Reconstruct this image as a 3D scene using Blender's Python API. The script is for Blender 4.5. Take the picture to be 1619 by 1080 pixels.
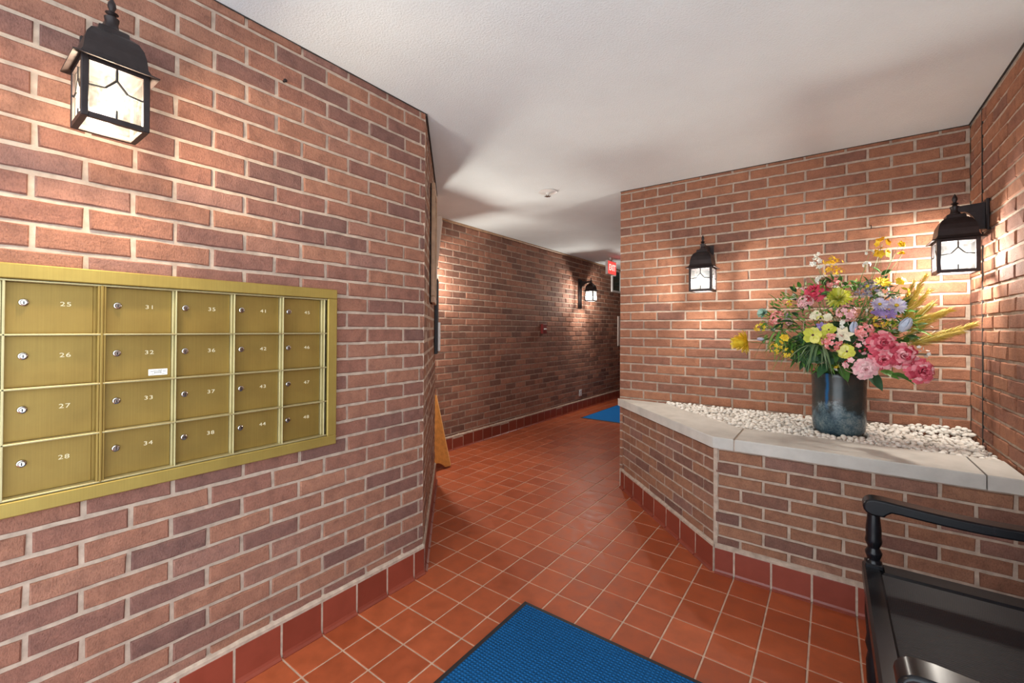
import bpy, math, random
from mathutils import Vector, Matrix

for o in list(bpy.data.objects):
    bpy.data.objects.remove(o)
SC = bpy.context.scene
COL = SC.collection
R = random.Random(11)
PI = math.pi
H = 2.307            # ceiling height
T = 0.158            # floor tile pitch

# ------------------------------------------------------------------ camera
cam_d = bpy.data.cameras.new('camera')
cam = bpy.data.objects.new('camera', cam_d)
COL.objects.link(cam)
CAM_P = Vector((1.645, -1.425, 1.221))
CR, CU, CF = Vector((.8055, .5925, .0058)), Vector((-.0002, -.0095, 1.0)), Vector((-.5925, .8055, .0075))
m = Matrix((CR, CU, -CF)).transposed().to_4x4()
m.translation = CAM_P
cam.matrix_world = m
cam_d.sensor_fit = 'HORIZONTAL'
cam_d.sensor_width = 36.0
cam_d.lens = 15.19
cam_d.shift_y = -24.65 / 1619
cam_d.clip_start = .02
SC.camera = cam

# ------------------------------------------------------------------ world, lights, exposure
W = bpy.data.worlds.new('daylight')
SC.world = W
W.use_nodes = True
bg = W.node_tree.nodes['Background']
bg.inputs[0].default_value = (.84, .93, 1.0, 1)
bg.inputs[1].default_value = 2.7
LANTERN_W = 290      # every lantern's bulb, watts
LAMP_COLOUR = (1.0, .93, .83)
SC.view_settings.view_transform = 'Standard'
SC.view_settings.look = 'None'
SC.view_settings.gamma = 1
SC.view_settings.exposure = .72
SC.view_settings.use_curve_mapping = False
SC.cycles.use_denoising = True
SC.cycles.max_bounces = 10
SC.cycles.diffuse_bounces = 6
SC.cycles.transparent_max_bounces = 12
SC.cycles.sample_clamp_indirect = 6


# ------------------------------------------------------------------ object helpers
def link(o, parent=None):
    COL.objects.link(o)
    if parent is not None:
        o.parent = parent
    return o


def tag(o, label=None, cat=None, group=None, kind=None):
    for k, v in (('label', label), ('category', cat), ('group', group), ('kind', kind)):
        if v:
            o[k] = v
    return o


def empty(name, loc=(0, 0, 0), rz=0, label=None, cat=None, group=None):
    o = bpy.data.objects.new(name, None)
    o.empty_display_size = .05
    o.location = loc
    o.rotation_euler = (0, 0, rz)
    link(o)
    return tag(o, label, cat, group)


class MB:
    """collects vertices and faces, then links them as one mesh object"""

    def __init__(s):
        s.v, s.f = [], []

    def add(s, vs, fs, M=None):
        n = len(s.v)
        s.v += [tuple(M @ Vector(v)) for v in vs] if M is not None else [tuple(v) for v in vs]
        s.f += [tuple(i + n for i in f) for f in fs]
        return s

    def box(s, x0, x1, y0, y1, z0, z1, b=0.0, M=None):
        if b <= 0:
            vs = [(x, y, z) for z in (z0, z1) for y in (y0, y1) for x in (x0, x1)]
            fs = [(0, 2, 3, 1), (4, 5, 7, 6), (0, 1, 5, 4), (2, 6, 7, 3), (0, 4, 6, 2), (1, 3, 7, 5)]
            return s.add(vs, fs, M)
        # chamfered box: 24 vertices
        c = [(x0, x1), (y0, y1), (z0, z1)]
        idx, vs = {}, []
        for ax in range(3):
            for sx in (0, 1):
                for sy in (0, 1):
                    for sz in (0, 1):
                        q = (sx, sy, sz)
                        p = []
                        for k in range(3):
                            val = c[k][q[k]]
                            if k != ax:
                                val += b if q[k] == 0 else -b
                            p.append(val)
                        idx[(ax, q)] = len(vs)
                        vs.append(p)
        fs = []

        def orient(f):
            a, bb, cc = [Vector(vs[i]) for i in f[:3]]
            n = (bb - a).cross(cc - a)
            ctr = Vector(((x0 + x1) / 2, (y0 + y1) / 2, (z0 + z1) / 2))
            return f if n.dot(sum((Vector(vs[i]) for i in f), Vector()) / len(f) - ctr) > 0 else f[::-1]
        for ax in range(3):
            o1, o2 = [k for k in range(3) if k != ax]
            for sgn in (0, 1):
                f = []
                for p, q in ((0, 0), (1, 0), (1, 1), (0, 1)):
                    t = [0, 0, 0]
                    t[ax], t[o1], t[o2] = sgn, p, q
                    f.append(idx[(ax, tuple(t))])
                fs.append(orient(f))
            for p in (0, 1):
                for q in (0, 1):
                    f = []
                    for face, run in ((o1, 0), (o1, 1), (o2, 1), (o2, 0)):
                        t = [0, 0, 0]
                        t[o1], t[o2], t[ax] = p, q, run
                        f.append(idx[(face, tuple(t))])
                    fs.append(orient(f))
        for sx in (0, 1):
            for sy in (0, 1):
                for sz in (0, 1):
                    fs.append(orient([idx[(k, (sx, sy, sz))] for k in range(3)]))
        return s.add(vs, fs, M)

    def lathe(s, prof, n=20, M=None, square=False):
        """profile of (radius, z); square=True turns a four-sided body (radius = half side)"""
        if square:
            n = 4
        vs = []
        for r, z in prof:
            for k in range(n):
                a = 2 * PI * k / n + (PI / 4 if square else 0)
                q = r * (math.sqrt(2) if square else 1)
                vs.append((q * math.cos(a), q * math.sin(a), z))
        fs = []
        for i in range(len(prof) - 1):
            for k in range(n):
                a, b = i * n + k, i * n + (k + 1) % n
                fs.append((a, b, b + n, a + n))
        fs.append(tuple(range(n - 1, -1, -1)))
        fs.append(tuple((len(prof) - 1) * n + k for k in range(n)))
        return s.add(vs, fs, M)

    def tube(s, pts, rad, n=8, M=None):
        pts = [Vector(p) for p in pts]
        rs = rad if isinstance(rad, (list, tuple)) else [rad] * len(pts)
        vs, up = [], None
        for i, p in enumerate(pts):
            d = (pts[min(i + 1, len(pts) - 1)] - pts[max(i - 1, 0)]).normalized()
            if up is None:
                up = d.orthogonal().normalized()
            up = (up - d * up.dot(d)).normalized()
            w = d.cross(up)
            for k in range(n):
                a = 2 * PI * k / n
                vs.append(p + (up * math.cos(a) + w * math.sin(a)) * rs[i])
        fs = []
        for i in range(len(pts) - 1):
            for k in range(n):
                a, b = i * n + k, i * n + (k + 1) % n
                fs.append((a, b, b + n, a + n))
        fs.append(tuple(range(n - 1, -1, -1)))
        fs.append(tuple((len(pts) - 1) * n + k for k in range(n)))
        return s.add(vs, fs, M)

    def prism(s, poly, h0, h1, axis='z', M=None):
        """polygon (a, b) extruded along an axis from h0 to h1"""
        def mk(a, b, h):
            return {'z': (a, b, h), 'x': (h, a, b), 'y': (a, h, b)}[axis]
        n = len(poly)
        vs = [mk(a, b, h0) for a, b in poly] + [mk(a, b, h1) for a, b in poly]
        fs = [tuple(range(n))[::-1], tuple(range(n, 2 * n))]
        fs += [(k, (k + 1) % n, n + (k + 1) % n, n + k) for k in range(n)]
        if axis == 'y':
            fs = [f[::-1] for f in fs]
        area = sum(poly[k][0] * poly[(k + 1) % n][1] - poly[(k + 1) % n][0] * poly[k][1] for k in range(n))
        if (area < 0) != (h1 < h0):
            fs = [f[::-1] for f in fs]
        return s.add(vs, fs, M)

    def mesh(s, name, mat, smooth=False):
        me = bpy.data.meshes.new(name)
        me.from_pydata(s.v, [], s.f)
        if mat is not None:
            me.materials.append(mat)
        if smooth:
            me.polygons.foreach_set('use_smooth', [True] * len(me.polygons))
            if smooth != 'all':
                try:
                    me.set_sharp_from_angle(angle=math.radians(40))
                except Exception:
                    pass
        me.update()
        return me

    def build(s, name, mat, parent=None, smooth=False):
        return link(bpy.data.objects.new(name, s.mesh(name, mat, smooth)), parent)


def text_mesh(name, body, size, mat, xscale=1.0, extrude=.0004, thin=0.0, align='CENTER', space=1.0):
    cu = bpy.data.curves.new(name, 'FONT')
    cu.body, cu.size, cu.extrude, cu.offset = body, size, extrude, thin
    cu.align_x, cu.align_y = align, 'CENTER'
    cu.resolution_u = 4
    cu.space_character = space
    o = bpy.data.objects.new(name, cu)
    COL.objects.link(o)
    bpy.context.view_layer.update()
    me = bpy.data.meshes.new_from_object(o.evaluated_get(bpy.context.evaluated_depsgraph_get()))
    bpy.data.objects.remove(o)
    for v in me.vertices:
        v.co.x *= xscale
    me.name = name
    me.materials.clear()
    me.materials.append(mat)
    return me


# ------------------------------------------------------------------ materials
def new_mat(name):
    mt = bpy.data.materials.new(name)
    mt.use_nodes = True
    nt = mt.node_tree
    return mt, nt, nt.nodes['Principled BSDF'], nt.nodes, nt.links


def ramp(N, stops, interp='LINEAR'):
    r = N.new('ShaderNodeValToRGB')
    r.color_ramp.interpolation = interp
    el = r.color_ramp.elements
    while len(el) < len(stops):
        el.new(.5)
    for e, (p, c) in zip(el, stops):
        e.position = p
        e.color = (*c, 1)
    return r


def noise(N, L, vec, scale, detail=4, rough=.6):
    n = N.new('ShaderNodeTexNoise')
    n.inputs['Scale'].default_value = scale
    n.inputs['Detail'].default_value = detail
    n.inputs['Roughness'].default_value = rough
    if vec is not None:
        L.new(vec, n.inputs['Vector'])
    return n


def mapped(N, L, scale):
    g = N.new('ShaderNodeNewGeometry')
    mp = N.new('ShaderNodeMapping')
    mp.inputs['Scale'].default_value = scale
    L.new(g.outputs['Position'], mp.inputs['Vector'])
    return mp.outputs['Vector']


def mixc(N, L, fac, a, b, mode='MIX'):
    x = N.new('ShaderNodeMix')
    x.data_type, x.blend_type = 'RGBA', mode
    for sock, val in ((x.inputs[0], fac), (x.inputs[6], a), (x.inputs[7], b)):
        if isinstance(val, (int, float)):
            sock.default_value = val
        elif isinstance(val, tuple):
            sock.default_value = (*val, 1)
        else:
            L.new(val, sock)
    return x.outputs[2]


def bump(N, L, P, height, strength, dist=.01):
    b = N.new('ShaderNodeBump')
    b.inputs['Strength'].default_value = strength
    b.inputs['Distance'].default_value = dist
    L.new(height, b.inputs['Height'])
    L.new(b.outputs[0], P.inputs['Normal'])


def rnd_value(N, L):
    """one random number per separate object and per loose piece of a joined mesh"""
    oi = N.new('ShaderNodeObjectInfo')
    g = N.new('ShaderNodeNewGeometry')
    a = N.new('ShaderNodeMath')
    L.new(oi.outputs['Random'], a.inputs[0])
    L.new(g.outputs['Random Per Island'], a.inputs[1])
    f = N.new('ShaderNodeMath')
    f.operation = 'FRACT'
    L.new(a.outputs[0], f.inputs[0])
    return f.outputs[0]


def plain(name, col, rough=.5, metal=0.0, nscale=0, namt=.25, bstr=0, bscale=None, spec=None, bdist=.002):
    mt, nt, P, N, L = new_mat(name)
    P.inputs['Base Color'].default_value = (*col, 1)
    P.inputs['Roughness'].default_value = rough
    P.inputs['Metallic'].default_value = metal
    if spec is not None:
        P.inputs['Specular IOR Level'].default_value = spec
    if nscale:
        n = noise(N, L, mapped(N, L, (1, 1, 1)), nscale)
        d = tuple(c * (1 - namt) for c in col)
        u = tuple(min(1, c * (1 + namt)) for c in col)
        r = ramp(N, [(.3, d), (.7, u)])
        L.new(n.outputs[0], r.inputs[0])
        L.new(r.outputs[0], P.inputs['Base Color'])
    if bstr:
        n2 = noise(N, L, mapped(N, L, (1, 1, 1)), bscale or 200, 3)
        bump(N, L, P, n2.outputs[0], bstr, bdist)
    return mt


def brick_mat(name, stops, grain=(60, 60, 25), bs=.55):
    mt, nt, P, N, L = new_mat(name)
    rv = rnd_value(N, L)
    r = ramp(N, stops)
    L.new(rv, r.inputs[0])
    pos = mapped(N, L, (1, 1, 1))
    n1 = noise(N, L, pos, 22, 5)
    r1 = ramp(N, [(.3, (.74, .74, .76)), (.5, (.95, .95, .95)), (.75, (1.14, 1.12, 1.10))])
    L.new(n1.outputs[0], r1.inputs[0])
    c = mixc(N, L, 1.0, r.outputs[0], r1.outputs[0], 'MULTIPLY')
    n2 = noise(N, L, mapped(N, L, grain), 5, 4, .7)
    r2 = ramp(N, [(.34, (.6, .58, .58)), (.55, (1, 1, 1))])
    L.new(n2.outputs[0], r2.inputs[0])
    c = mixc(N, L, .7, c, r2.outputs[0], 'MULTIPLY')
    # smears of mortar left on the faces
    n3 = noise(N, L, pos, 7, 6, .7)
    r3 = ramp(N, [(.66, (0, 0, 0)), (.82, (.12, .12, .12))])
    L.new(n3.outputs[0], r3.inputs[0])
    c = mixc(N, L, r3.outputs[0], c, (.50, .40, .34))
    L.new(c, P.inputs['Base Color'])
    P.inputs['Roughness'].default_value = .85
    P.inputs['Specular IOR Level'].default_value = .25
    n4 = noise(N, L, mapped(N, L, (55, 55, 110)), 1, 5, .65)
    ad = N.new('ShaderNodeMath')
    L.new(n2.outputs[0], ad.inputs[0])
    L.new(n4.outputs[0], ad.inputs[1])
    bump(N, L, P, ad.outputs[0], bs, .008)
    return mt


BRICK_STOPS = [(0.0, (.185, .096, .076)), (.10, (.225, .112, .082)), (.30, (.280, .132, .085)),
               (.62, (.318, .152, .091)), (.88, (.355, .176, .106)), (1.0, (.270, .142, .112))]
M_BRICK = brick_mat('red brick', BRICK_STOPS)
M_BRICK_LEFT = brick_mat('mauve red brick', [(0.0, (.195, .100, .082)), (.12, (.235, .113, .088)), (.35, (.285, .129, .092)),
                                             (.65, (.320, .147, .097)), (.9, (.350, .165, .107)), (1.0, (.27, .140, .114))])
M_BRICK_BACK = brick_mat('orange brick', [(0.0, (.235, .112, .080)), (.10, (.285, .126, .084)), (.40, (.335, .146, .086)),
                                          (.75, (.365, .160, .092)), (1.0, (.390, .178, .104))])
M_BRICK_HALL = brick_mat('brown hall brick', [(0, (.18, .090, .066)), (.3, (.25, .122, .084)), (.7, (.335, .158, .104)),
                                              (1, (.39, .182, .118))], (50, 50, 50), .35)
M_MORTAR = plain('mortar', (.43, .335, .265), .95, nscale=30, namt=.22, bstr=.5, bscale=160, spec=.15)
M_CEIL = plain('textured ceiling paint', (.74, .80, .81), .9, nscale=3, namt=.03, bstr=.5, bscale=130, spec=.2, bdist=.006)
M_GROUT = plain('floor grout', (.50, .345, .255), .9, nscale=18, namt=.2)


def tile_mat(name, a, b, c, rough, lo=.80):
    mt, nt, P, N, L = new_mat(name)
    r = ramp(N, [(0, a), (.5, b), (1, c)])
    L.new(rnd_value(N, L), r.inputs[0])
    n = noise(N, L, mapped(N, L, (1, 1, 1)), 14, 5)
    r1 = ramp(N, [(.3, (lo, lo, lo)), (.7, (1.1, 1.09, 1.07))])
    L.new(n.outputs[0], r1.inputs[0])
    L.new(mixc(N, L, 1, r.outputs[0], r1.outputs[0], 'MULTIPLY'), P.inputs['Base Color'])
    rr = ramp(N, [(.3, (rough - .08,) * 3), (.7, (rough + .1,) * 3)])
    L.new(n.outputs[0], rr.inputs[0])
    L.new(rr.outputs[0], P.inputs['Roughness'])
    P.inputs['Specular IOR Level'].default_value = .35
    n2 = noise(N, L, mapped(N, L, (1, 1, 1)), 60, 3)
    bump(N, L, P, n2.outputs[0], .12, .002)
    return mt


M_TILE = tile_mat('quarry tile', (.33, .070, .025), (.38, .085, .031), (.42, .100, .038), .45)
M_BASE = tile_mat('base tile', (.185, .036, .021), (.21, .042, .025), (.235, .048, .028), .36, .92)
M_STONE = plain('limestone', (.51, .485, .44), .75, nscale=9, namt=.12, bstr=.2, bscale=90)
M_SOIL = plain('planter bed', (.38, .34, .29), .95, nscale=40, namt=.3)
M_IRON = plain('bronze black metal', (.030, .022, .022), .42, .6, nscale=25, namt=.3, bstr=.1, bscale=120)
M_LEAD = plain('leading', (.035, .032, .03), .5, .4)
M_DARK = plain('black rubber', (.018, .018, .02), .6, bstr=.2, bscale=150)
M_WHITE = plain('white enamel', (.72, .72, .70), .4)
M_WOODTRIM = plain('tan wood trim', (.40, .25, .15), .5, nscale=20, namt=.2)
M_BLACKGAP = plain('dark caulk', (.03, .025, .022), .9)
M_CHROME = plain('lock chrome', (.62, .60, .57), .22, 1.0)
M_KEYHOLE = plain('keyway black', (.01, .01, .01), .6)
M_CREAM = plain('cream numerals', (.72, .64, .42), .5)


def brass_mat(name, col, rough):
    mt, nt, P, N, L = new_mat(name)
    n = noise(N, L, mapped(N, L, (4, 300, 4)), 1.0, 4)
    r = ramp(N, [(.3, tuple(c * .93 for c in col)), (.7, tuple(min(1, c * 1.07) for c in col))])
    L.new(n.outputs[0], r.inputs[0])
    n2 = noise(N, L, mapped(N, L, (1, 1, 1)), 9, 5)
    r2 = ramp(N, [(.3, (.82, .78, .74)), (.65, (1.05, 1.05, 1.05))])
    L.new(n2.outputs[0], r2.inputs[0])
    L.new(mixc(N, L, .7, r.outputs[0], r2.outputs[0], 'MULTIPLY'), P.inputs['Base Color'])
    P.inputs['Metallic'].default_value = .55
    P.inputs['Roughness'].default_value = rough
    return mt


M_BRASS = brass_mat('anodised gold', (.29, .195, .048), .46)
M_BRASS_F = brass_mat('gold frame', (.37, .275, .070), .5)
M_BRASS_J = brass_mat('pale gold jamb', (.44, .39, .21), .4)


def glass_mat(name, lo, hi, dens, clear):
    mt, nt, P, N, L = new_mat(name)
    tint = (clear, clear, clear, 1)
    out = N['Material Output']
    tr = N.new('ShaderNodeBsdfTransparent')
    tr.inputs[0].default_value = tint
    tl = N.new('ShaderNodeBsdfTranslucent')
    gl = N.new('ShaderNodeBsdfGlossy')
    n = noise(N, L, mapped(N, L, (1, 1, .6)), 160, 4)
    r = ramp(N, [(.35, (lo,) * 3), (.7, (hi,) * 3)])
    L.new(n.outputs[0], r.inputs[0])
    L.new(r.outputs[0], tl.inputs[0])
    gl.inputs['Roughness'].default_value = .12
    a, b = N.new('ShaderNodeMixShader'), N.new('ShaderNodeMixShader')
    a.inputs[0].default_value = dens
    L.new(tr.outputs[0], a.inputs[1])
    L.new(tl.outputs[0], a.inputs[2])
    b.inputs[0].default_value = .06
    L.new(a.outputs[0], b.inputs[1])
    L.new(gl.outputs[0], b.inputs[2])
    L.new(b.outputs[0], out.inputs[0])
    return mt


M_GLASS = glass_mat('seeded lantern glass', .0022, .0050, .70, 1.0)
M_GLASS_BACK = glass_mat('dense back glass', .0010, .0018, .80, .6)  # back pane made denser only to tone down the glow on the wall


def emit_mat(name, col, strength, mixt=0.0):
    mt, nt, P, N, L = new_mat(name)
    out = N['Material Output']
    e = N.new('ShaderNodeEmission')
    e.inputs[0].default_value = (*col, 1)
    e.inputs[1].default_value = strength
    if mixt:
        t, mx = N.new('ShaderNodeBsdfTransparent'), N.new('ShaderNodeMixShader')
        mx.inputs[0].default_value = mixt
        L.new(e.outputs[0], mx.inputs[1])
        L.new(t.outputs[0], mx.inputs[2])
        L.new(mx.outputs[0], out.inputs[0])
    else:
        L.new(e.outputs[0], out.inputs[0])
    return mt


M_BULB = emit_mat('glowing bulb', (1.0, .92, .80), 2.2, .6)


# ------------------------------------------------------------------ brick walls
def project(p):
    d = Vector(p) - CAM_P
    z = d.dot(CF)
    if z < .05:
        return None
    f = 683.2
    return 809.5 + f * d.dot(CR) / z, 515.35 - f * d.dot(CU) / z, z


BRICK_H, BRICK_L, JOINT = .0546, .1900, .0122
VARIANTS = []


def brick_variant(seed):
    """rough-faced brick: x along, y out of the wall (face near y=0), z up, back left open"""
    r = random.Random(seed)
    l, h = BRICK_L / 2, BRICK_H / 2
    b = .0035
    nx = 4
    mb = MB()
    front, rim = [], []
    for j, z in enumerate((-h + b, h - b)):
        row = []
        for i in range(nx + 1):
            x = -l + b + (2 * l - 2 * b) * i / nx
            row.append((x + r.uniform(-.0012, .0012), r.uniform(-.0018, .0014), z + r.uniform(-.0011, .0011)))
        front.append(row)
    loop = front[0] + front[1][::-1]
    outer = []
    for (x, y, z) in loop:
        sx = 1 if x > l - 2.6 * b else -1 if x < -l + 2.6 * b else 0
        sz = 1 if z > 0 else -1
        outer.append((x + sx * b + r.uniform(-.0008, .0008), -.0042, z + sz * b + r.uniform(-.001, .001)))
    back = [(x, -.030, z) for x, y, z in outer]
    n = len(loop)
    vs = loop + outer + back
    fs = []
    for i in range(nx):
        fs.append((i, n - 1 - i, n - 2 - i, i + 1))
    for k in range(n):
        k2 = (k + 1) % n
        fs.append((k, k2, n + k2, n + k))
        fs.append((n + k, n + k2, 2 * n + k2, 2 * n + k))
    return vs, fs


for sd in range(10):
    VARIANTS.append(brick_variant(sd))
_brick_meshes = {}


def brick_mesh(k, mat):
    key = (k, mat.name)
    if key not in _brick_meshes:
        vs, fs = VARIANTS[k]
        _brick_meshes[key] = MB().add(vs, fs).mesh('brick', mat)
    return _brick_meshes[key]


def brick_field(parent, M, length, z0, z1, row0, pitch, phase, lpitch, mat, seed, limit=300, hole=None, minpx=0, edges=None, min_h=.008, jit=1):
    """lays bricks on the local plane y=0 of parent; M is the parent's world matrix"""
    r = random.Random(seed)
    items = []
    k_top = int(math.ceil((z1 - row0) / pitch)) + 1
    k_bot = int(math.floor((z0 - row0) / pitch)) - 1
    for k in range(k_bot, k_top + 1):
        zc = row0 + k * pitch
        a, b = max(z0, zc - BRICK_H * pitch / .0662 / 2), min(z1, zc + BRICK_H * pitch / .0662 / 2)
        if b - a < min_h:
            continue
        ph = phase + (lpitch / 2 if k % 2 else 0) + r.uniform(-.003, .003)
        i = int(math.floor(-ph / lpitch)) - 1
        cuts = []
        while ph + i * lpitch < length:
            cuts.append((ph + i * lpitch + JOINT / 2, ph + (i + 1) * lpitch - JOINT / 2))
            i += 1
        if edges:
            new = []
            for s0, s1 in cuts:
                for e in edges:
                    if s0 < e < s1:
                        new.append((s0, e - .006))
                        s0 = e + .006
                new.append((s0, s1))
            cuts = new
        za, zb = a, b
        for s0, s1 in cuts:
            a, b = za, zb
            s0, s1 = max(s0, .001), min(s1, length - .001)
            if s1 - s0 < .015:
                continue
            if hole and s0 > hole[0] and s1 < hole[1] and a > hole[2] and b < hole[3]:
                continue
            if hole and s1 > hole[0] and s0 < hole[1] and b > hole[2] and a < hole[3]:
                if s0 < hole[0] and a > hole[2] - .02 and b < hole[3] + .02:
                    s1 = hole[0]
                elif s1 > hole[1] and a > hole[2] - .02 and b < hole[3] + .02:
                    s0 = hole[1]
                elif a < hole[2]:
                    b = hole[2]
                elif b > hole[3]:
                    a = hole[3]
                else:
                    continue
                if s1 - s0 < .015 or b - a < .006:
                    continue
            sc = Vector(((s1 - s0) / BRICK_L, 1, (b - a) / BRICK_H))
            loc = Vector(((s0 + s1) / 2, r.uniform(-.0015, .0025) * jit, (a + b) / 2))
            rot = r.uniform(-.006, .006)
            c = project(M @ loc)
            size = 0
            if c and -40 < c[0] < 1660 and -40 < c[1] < 1120:
                p0, p1 = project(M @ Vector((s0, 0, a))), project(M @ Vector((s1, 0, b)))
                if p0 and p1:
                    size = abs(p0[0] - p1[0]) * abs(p0[1] - p1[1])
                    if min(abs(p0[0] - p1[0]), 99) < minpx:
                        size = 0
            items.append((size, loc, rot, sc, r.randrange(10)))
    items.sort(key=lambda q: -q[0])
    rest = MB()
    n = 0
    for size, loc, rot, sc, v in items:
        if size > 0 and n < limit:
            o = bpy.data.objects.new('brick', brick_mesh(v, mat))
            o.location, o.rotation_euler, o.scale = loc, (0, rot if sc.x > .5 else 0, 0), sc
            link(o, parent)
            n += 1
        else:
            rest.add(*VARIANTS[v], Matrix.LocRotScale(loc, None, sc))
    if rest.v:
        tag(rest.build('far_bricks', mat, parent), kind='stuff')


def wall_frame(origin, end):
    """local x from origin to end, local y out of the wall (to the left of x)"""
    a, b = Vector((*origin, 0)), Vector((*end, 0))
    d = b - a
    return a, math.atan2(d.y, d.x), d.length


def brick_wall(name, origin, end, row0, pitch, phase, lpitch, mat, seed, z0=0.0, z1=H, zb=.14, thick=.12, limit=300, hole=None,
               minpx=6, edges=None, ext=(0, 0), depth=.0055):
    a, ang, length = wall_frame(origin, end)
    if hole:
        s0, s1, h0, h1 = hole
        mb = MB().box(-ext[0], s0, -thick, -depth, z0, z1).box(s1, length + ext[1], -thick, -depth, z0, z1)
        mb.box(s0, s1, -thick, -depth, z0, h0).box(s0, s1, -thick, -depth, h1, z1).box(s0, s1, -thick, -thick + .02, h0, h1)
    else:
        mb = MB().box(-ext[0], length + ext[1], -thick, -depth, z0, z1)
    w = mb.build(name, M_MORTAR)
    w.location, w.rotation_euler = a, (0, 0, ang)
    w['kind'] = 'structure'
    M = Matrix.LocRotScale(a, Matrix.Rotation(ang, 3, 'Z').to_quaternion(), None)
    brick_field(w, M, length, zb, z1, row0, pitch, phase, lpitch, mat, seed, limit, hole, minpx, edges, jit=min(1, depth / .0055))
    return w


# corners of the plan (metres)
CX0, CY0 = 0.0, .065               # corner of the left wall and the angled wall
AX, AY = -.925, 1.024              # far end of the angled wall
XH = -1.43                         # long hall wall
XB = .318                          # free end of the back wall
YB = 1.809                         # back wall
XR = 2.237                         # right wall
YP, XP = .964, 1.177               # planter front and its corner
YF = -2.5                          # street side of the lobby
YE = 7.2                           # far end of the hall

# ------------------------------------------------------------------ floor and ceiling
floor = MB().box(-1.8, 2.5, YF, YE + .1, -.12, -.0022).build('floor', M_GROUT)
floor['kind'] = 'structure'
ceiling = MB().box(-1.8, 2.5, YF, YE + .1, H, H + .12).build('ceiling', M_CEIL)
ceiling['kind'] = 'structure'


def walkable(x, y):
    if y < YF or y > YE or x < XH or x > XR:
        return False
    if x < 0 and y < CY0:
        return x < AX                                    # behind the left wall only the hall recess
    if x < 0 and y < AY and x > AX:
        return (x - AX) * (CY0 - AY) / (CX0 - AX) + AY < y
    if y > YB and x > XB:
        return False
    if y > YP and x > XB and (x + y) > XP + YP:
        return False
    return True


def tile_variant(seed, hx=T / 2 - .0032, hy=T / 2 - .0032):
    r = random.Random(seed)
    return MB().box(-hx, hx, -hy, hy, -.006, r.uniform(-.0004, .0004), .0016)


tile_meshes = [tile_variant(k).mesh('tile', M_TILE) for k in range(6)]
tiles = []
for i in range(-10, 15):
    for j in range(-21, 46):
        x, y = (i + .5) * T, (j + .5) * T
        if any(walkable(x + a * T, y + b * T) for a in (-.5, 0, .5) for b in (-.5, 0, .5)):
            c = project((x, y, 0))
            s = 0
            if c and -60 < c[0] < 1680 and -40 < c[1] < 1150:
                s = 1 / c[2]
            tiles.append((s, x, y))
tiles.sort(key=lambda q: -q[0])
rest = MB()
for n, (s, x, y) in enumerate(tiles):
    if n < 300 and s > 0:
        o = bpy.data.objects.new('tile', tile_meshes[R.randrange(6)])
        o.location = (x, y, 0)
        o.rotation_euler = (R.uniform(-.0015, .0015), R.uniform(-.0015, .0015), R.choice((0, PI / 2, PI)))
        link(o, floor)
    else:
        hx = T / 2 - .0032
        rest.box(x - hx, x + hx, y - hx, y + hx, -.006, 0, .0016)
tag(rest.build('far_tiles', M_TILE, floor), kind='stuff')

# ------------------------------------------------------------------ walls
wall_left = brick_wall('wall_left', (CX0, CY0), (CX0, YF), 2.239, .0656, .129, .2, M_BRICK_LEFT, 1, hole=(.497, 1.715, .768, 1.362))
wall_angled = brick_wall('wall_angled', (AX, AY), (CX0, CY0), 2.239, .0656, .04, .2, M_BRICK, 2, thick=.1, minpx=1, depth=.0010)
wall_hall = brick_wall('wall_hall', (XH, YE), (XH, -.4), 2.2565, .0687, (YE - 1.735) % .2024, .2024, M_BRICK_HALL, 3, minpx=7)
wall_back = brick_wall('wall_back', (XR, YB), (XB, YB), 2.2505, .06615, 0.0094, .2024, M_BRICK_BACK, 4, thick=.2)
YR = -1.0
wall_right = brick_wall('wall_right', (XR, YR), (XR, YB), .8652, .0665, (1.434 - YR) % .2024, .2024, M_BRICK_BACK, 5,
                        edges=(1.591 - YR,), ext=(0, .2))
brick_wall('wall_hall_right', (XB, YB + .2), (XB, YE), 2.2505, .0664, .05, .2024, M_BRICK_HALL, 6, thick=.1, limit=0)
brick_wall('wall_end', (XB, YE), (XH, YE), 2.2505, .0664, .05, .2024, M_BRICK_HALL, 7, thick=.1, limit=0, ext=(.1, .1))
brick_wall('wall_recess', (AX, -.4), (AX, AY - .12), 2.2505, .0664, .05, .2024, M_BRICK_HALL, 8, thick=.1, limit=0)
w = MB().box(XH, AX, -.5, -.4, 0, H).build('wall_recess_end', M_MORTAR)
w['kind'] = 'structure'
# dark caulk line of the right wall's control joint
tag(MB().box(XR - .002, XR + .004, 1.589, 1.5935, .67, H - .01).build('trim_1', M_BLACKGAP), kind='structure')
# thin moulding along the hall wall at the ceiling and the dark gap of the angled wall
tag(MB().box(XH, XH + .022, 1.0, YE, H - .02, H, .004).build('trim_2', M_WOODTRIM), kind='structure')
a, ang, ln = wall_frame((AX, AY), (CX0, CY0))
o = MB().box(0, ln, 0, .008, H - .012, H).build('trim_3', M_BLACKGAP)
o.location, o.rotation_euler = a, (0, 0, ang)
o['kind'] = 'structure'
for nm, x0, x1, y0, y1 in (('trim_4', 0, .004, YF, CY0), ('trim_5', XB, XR, YB - .004, YB), ('trim_6', XR - .007, XR, YR, YB)):
    tag(MB().box(x0, x1, y0, y1, H - .004, H).build(nm, M_BLACKGAP), kind='structure')

# ------------------------------------------------------------------ baseboards of cove tile
BASE_PROF = [(-.004, 0), (.026, 0), (.026, .003), (.017, .009), (.013, .018), (.012, .122), (.009, .130), (.002, .134), (-.004, .134)]
base_len = T - .0085
base_mesh = MB().prism([(a, b) for a, b in BASE_PROF], -base_len / 2, base_len / 2, 'x').mesh('tile', M_BASE)


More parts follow.
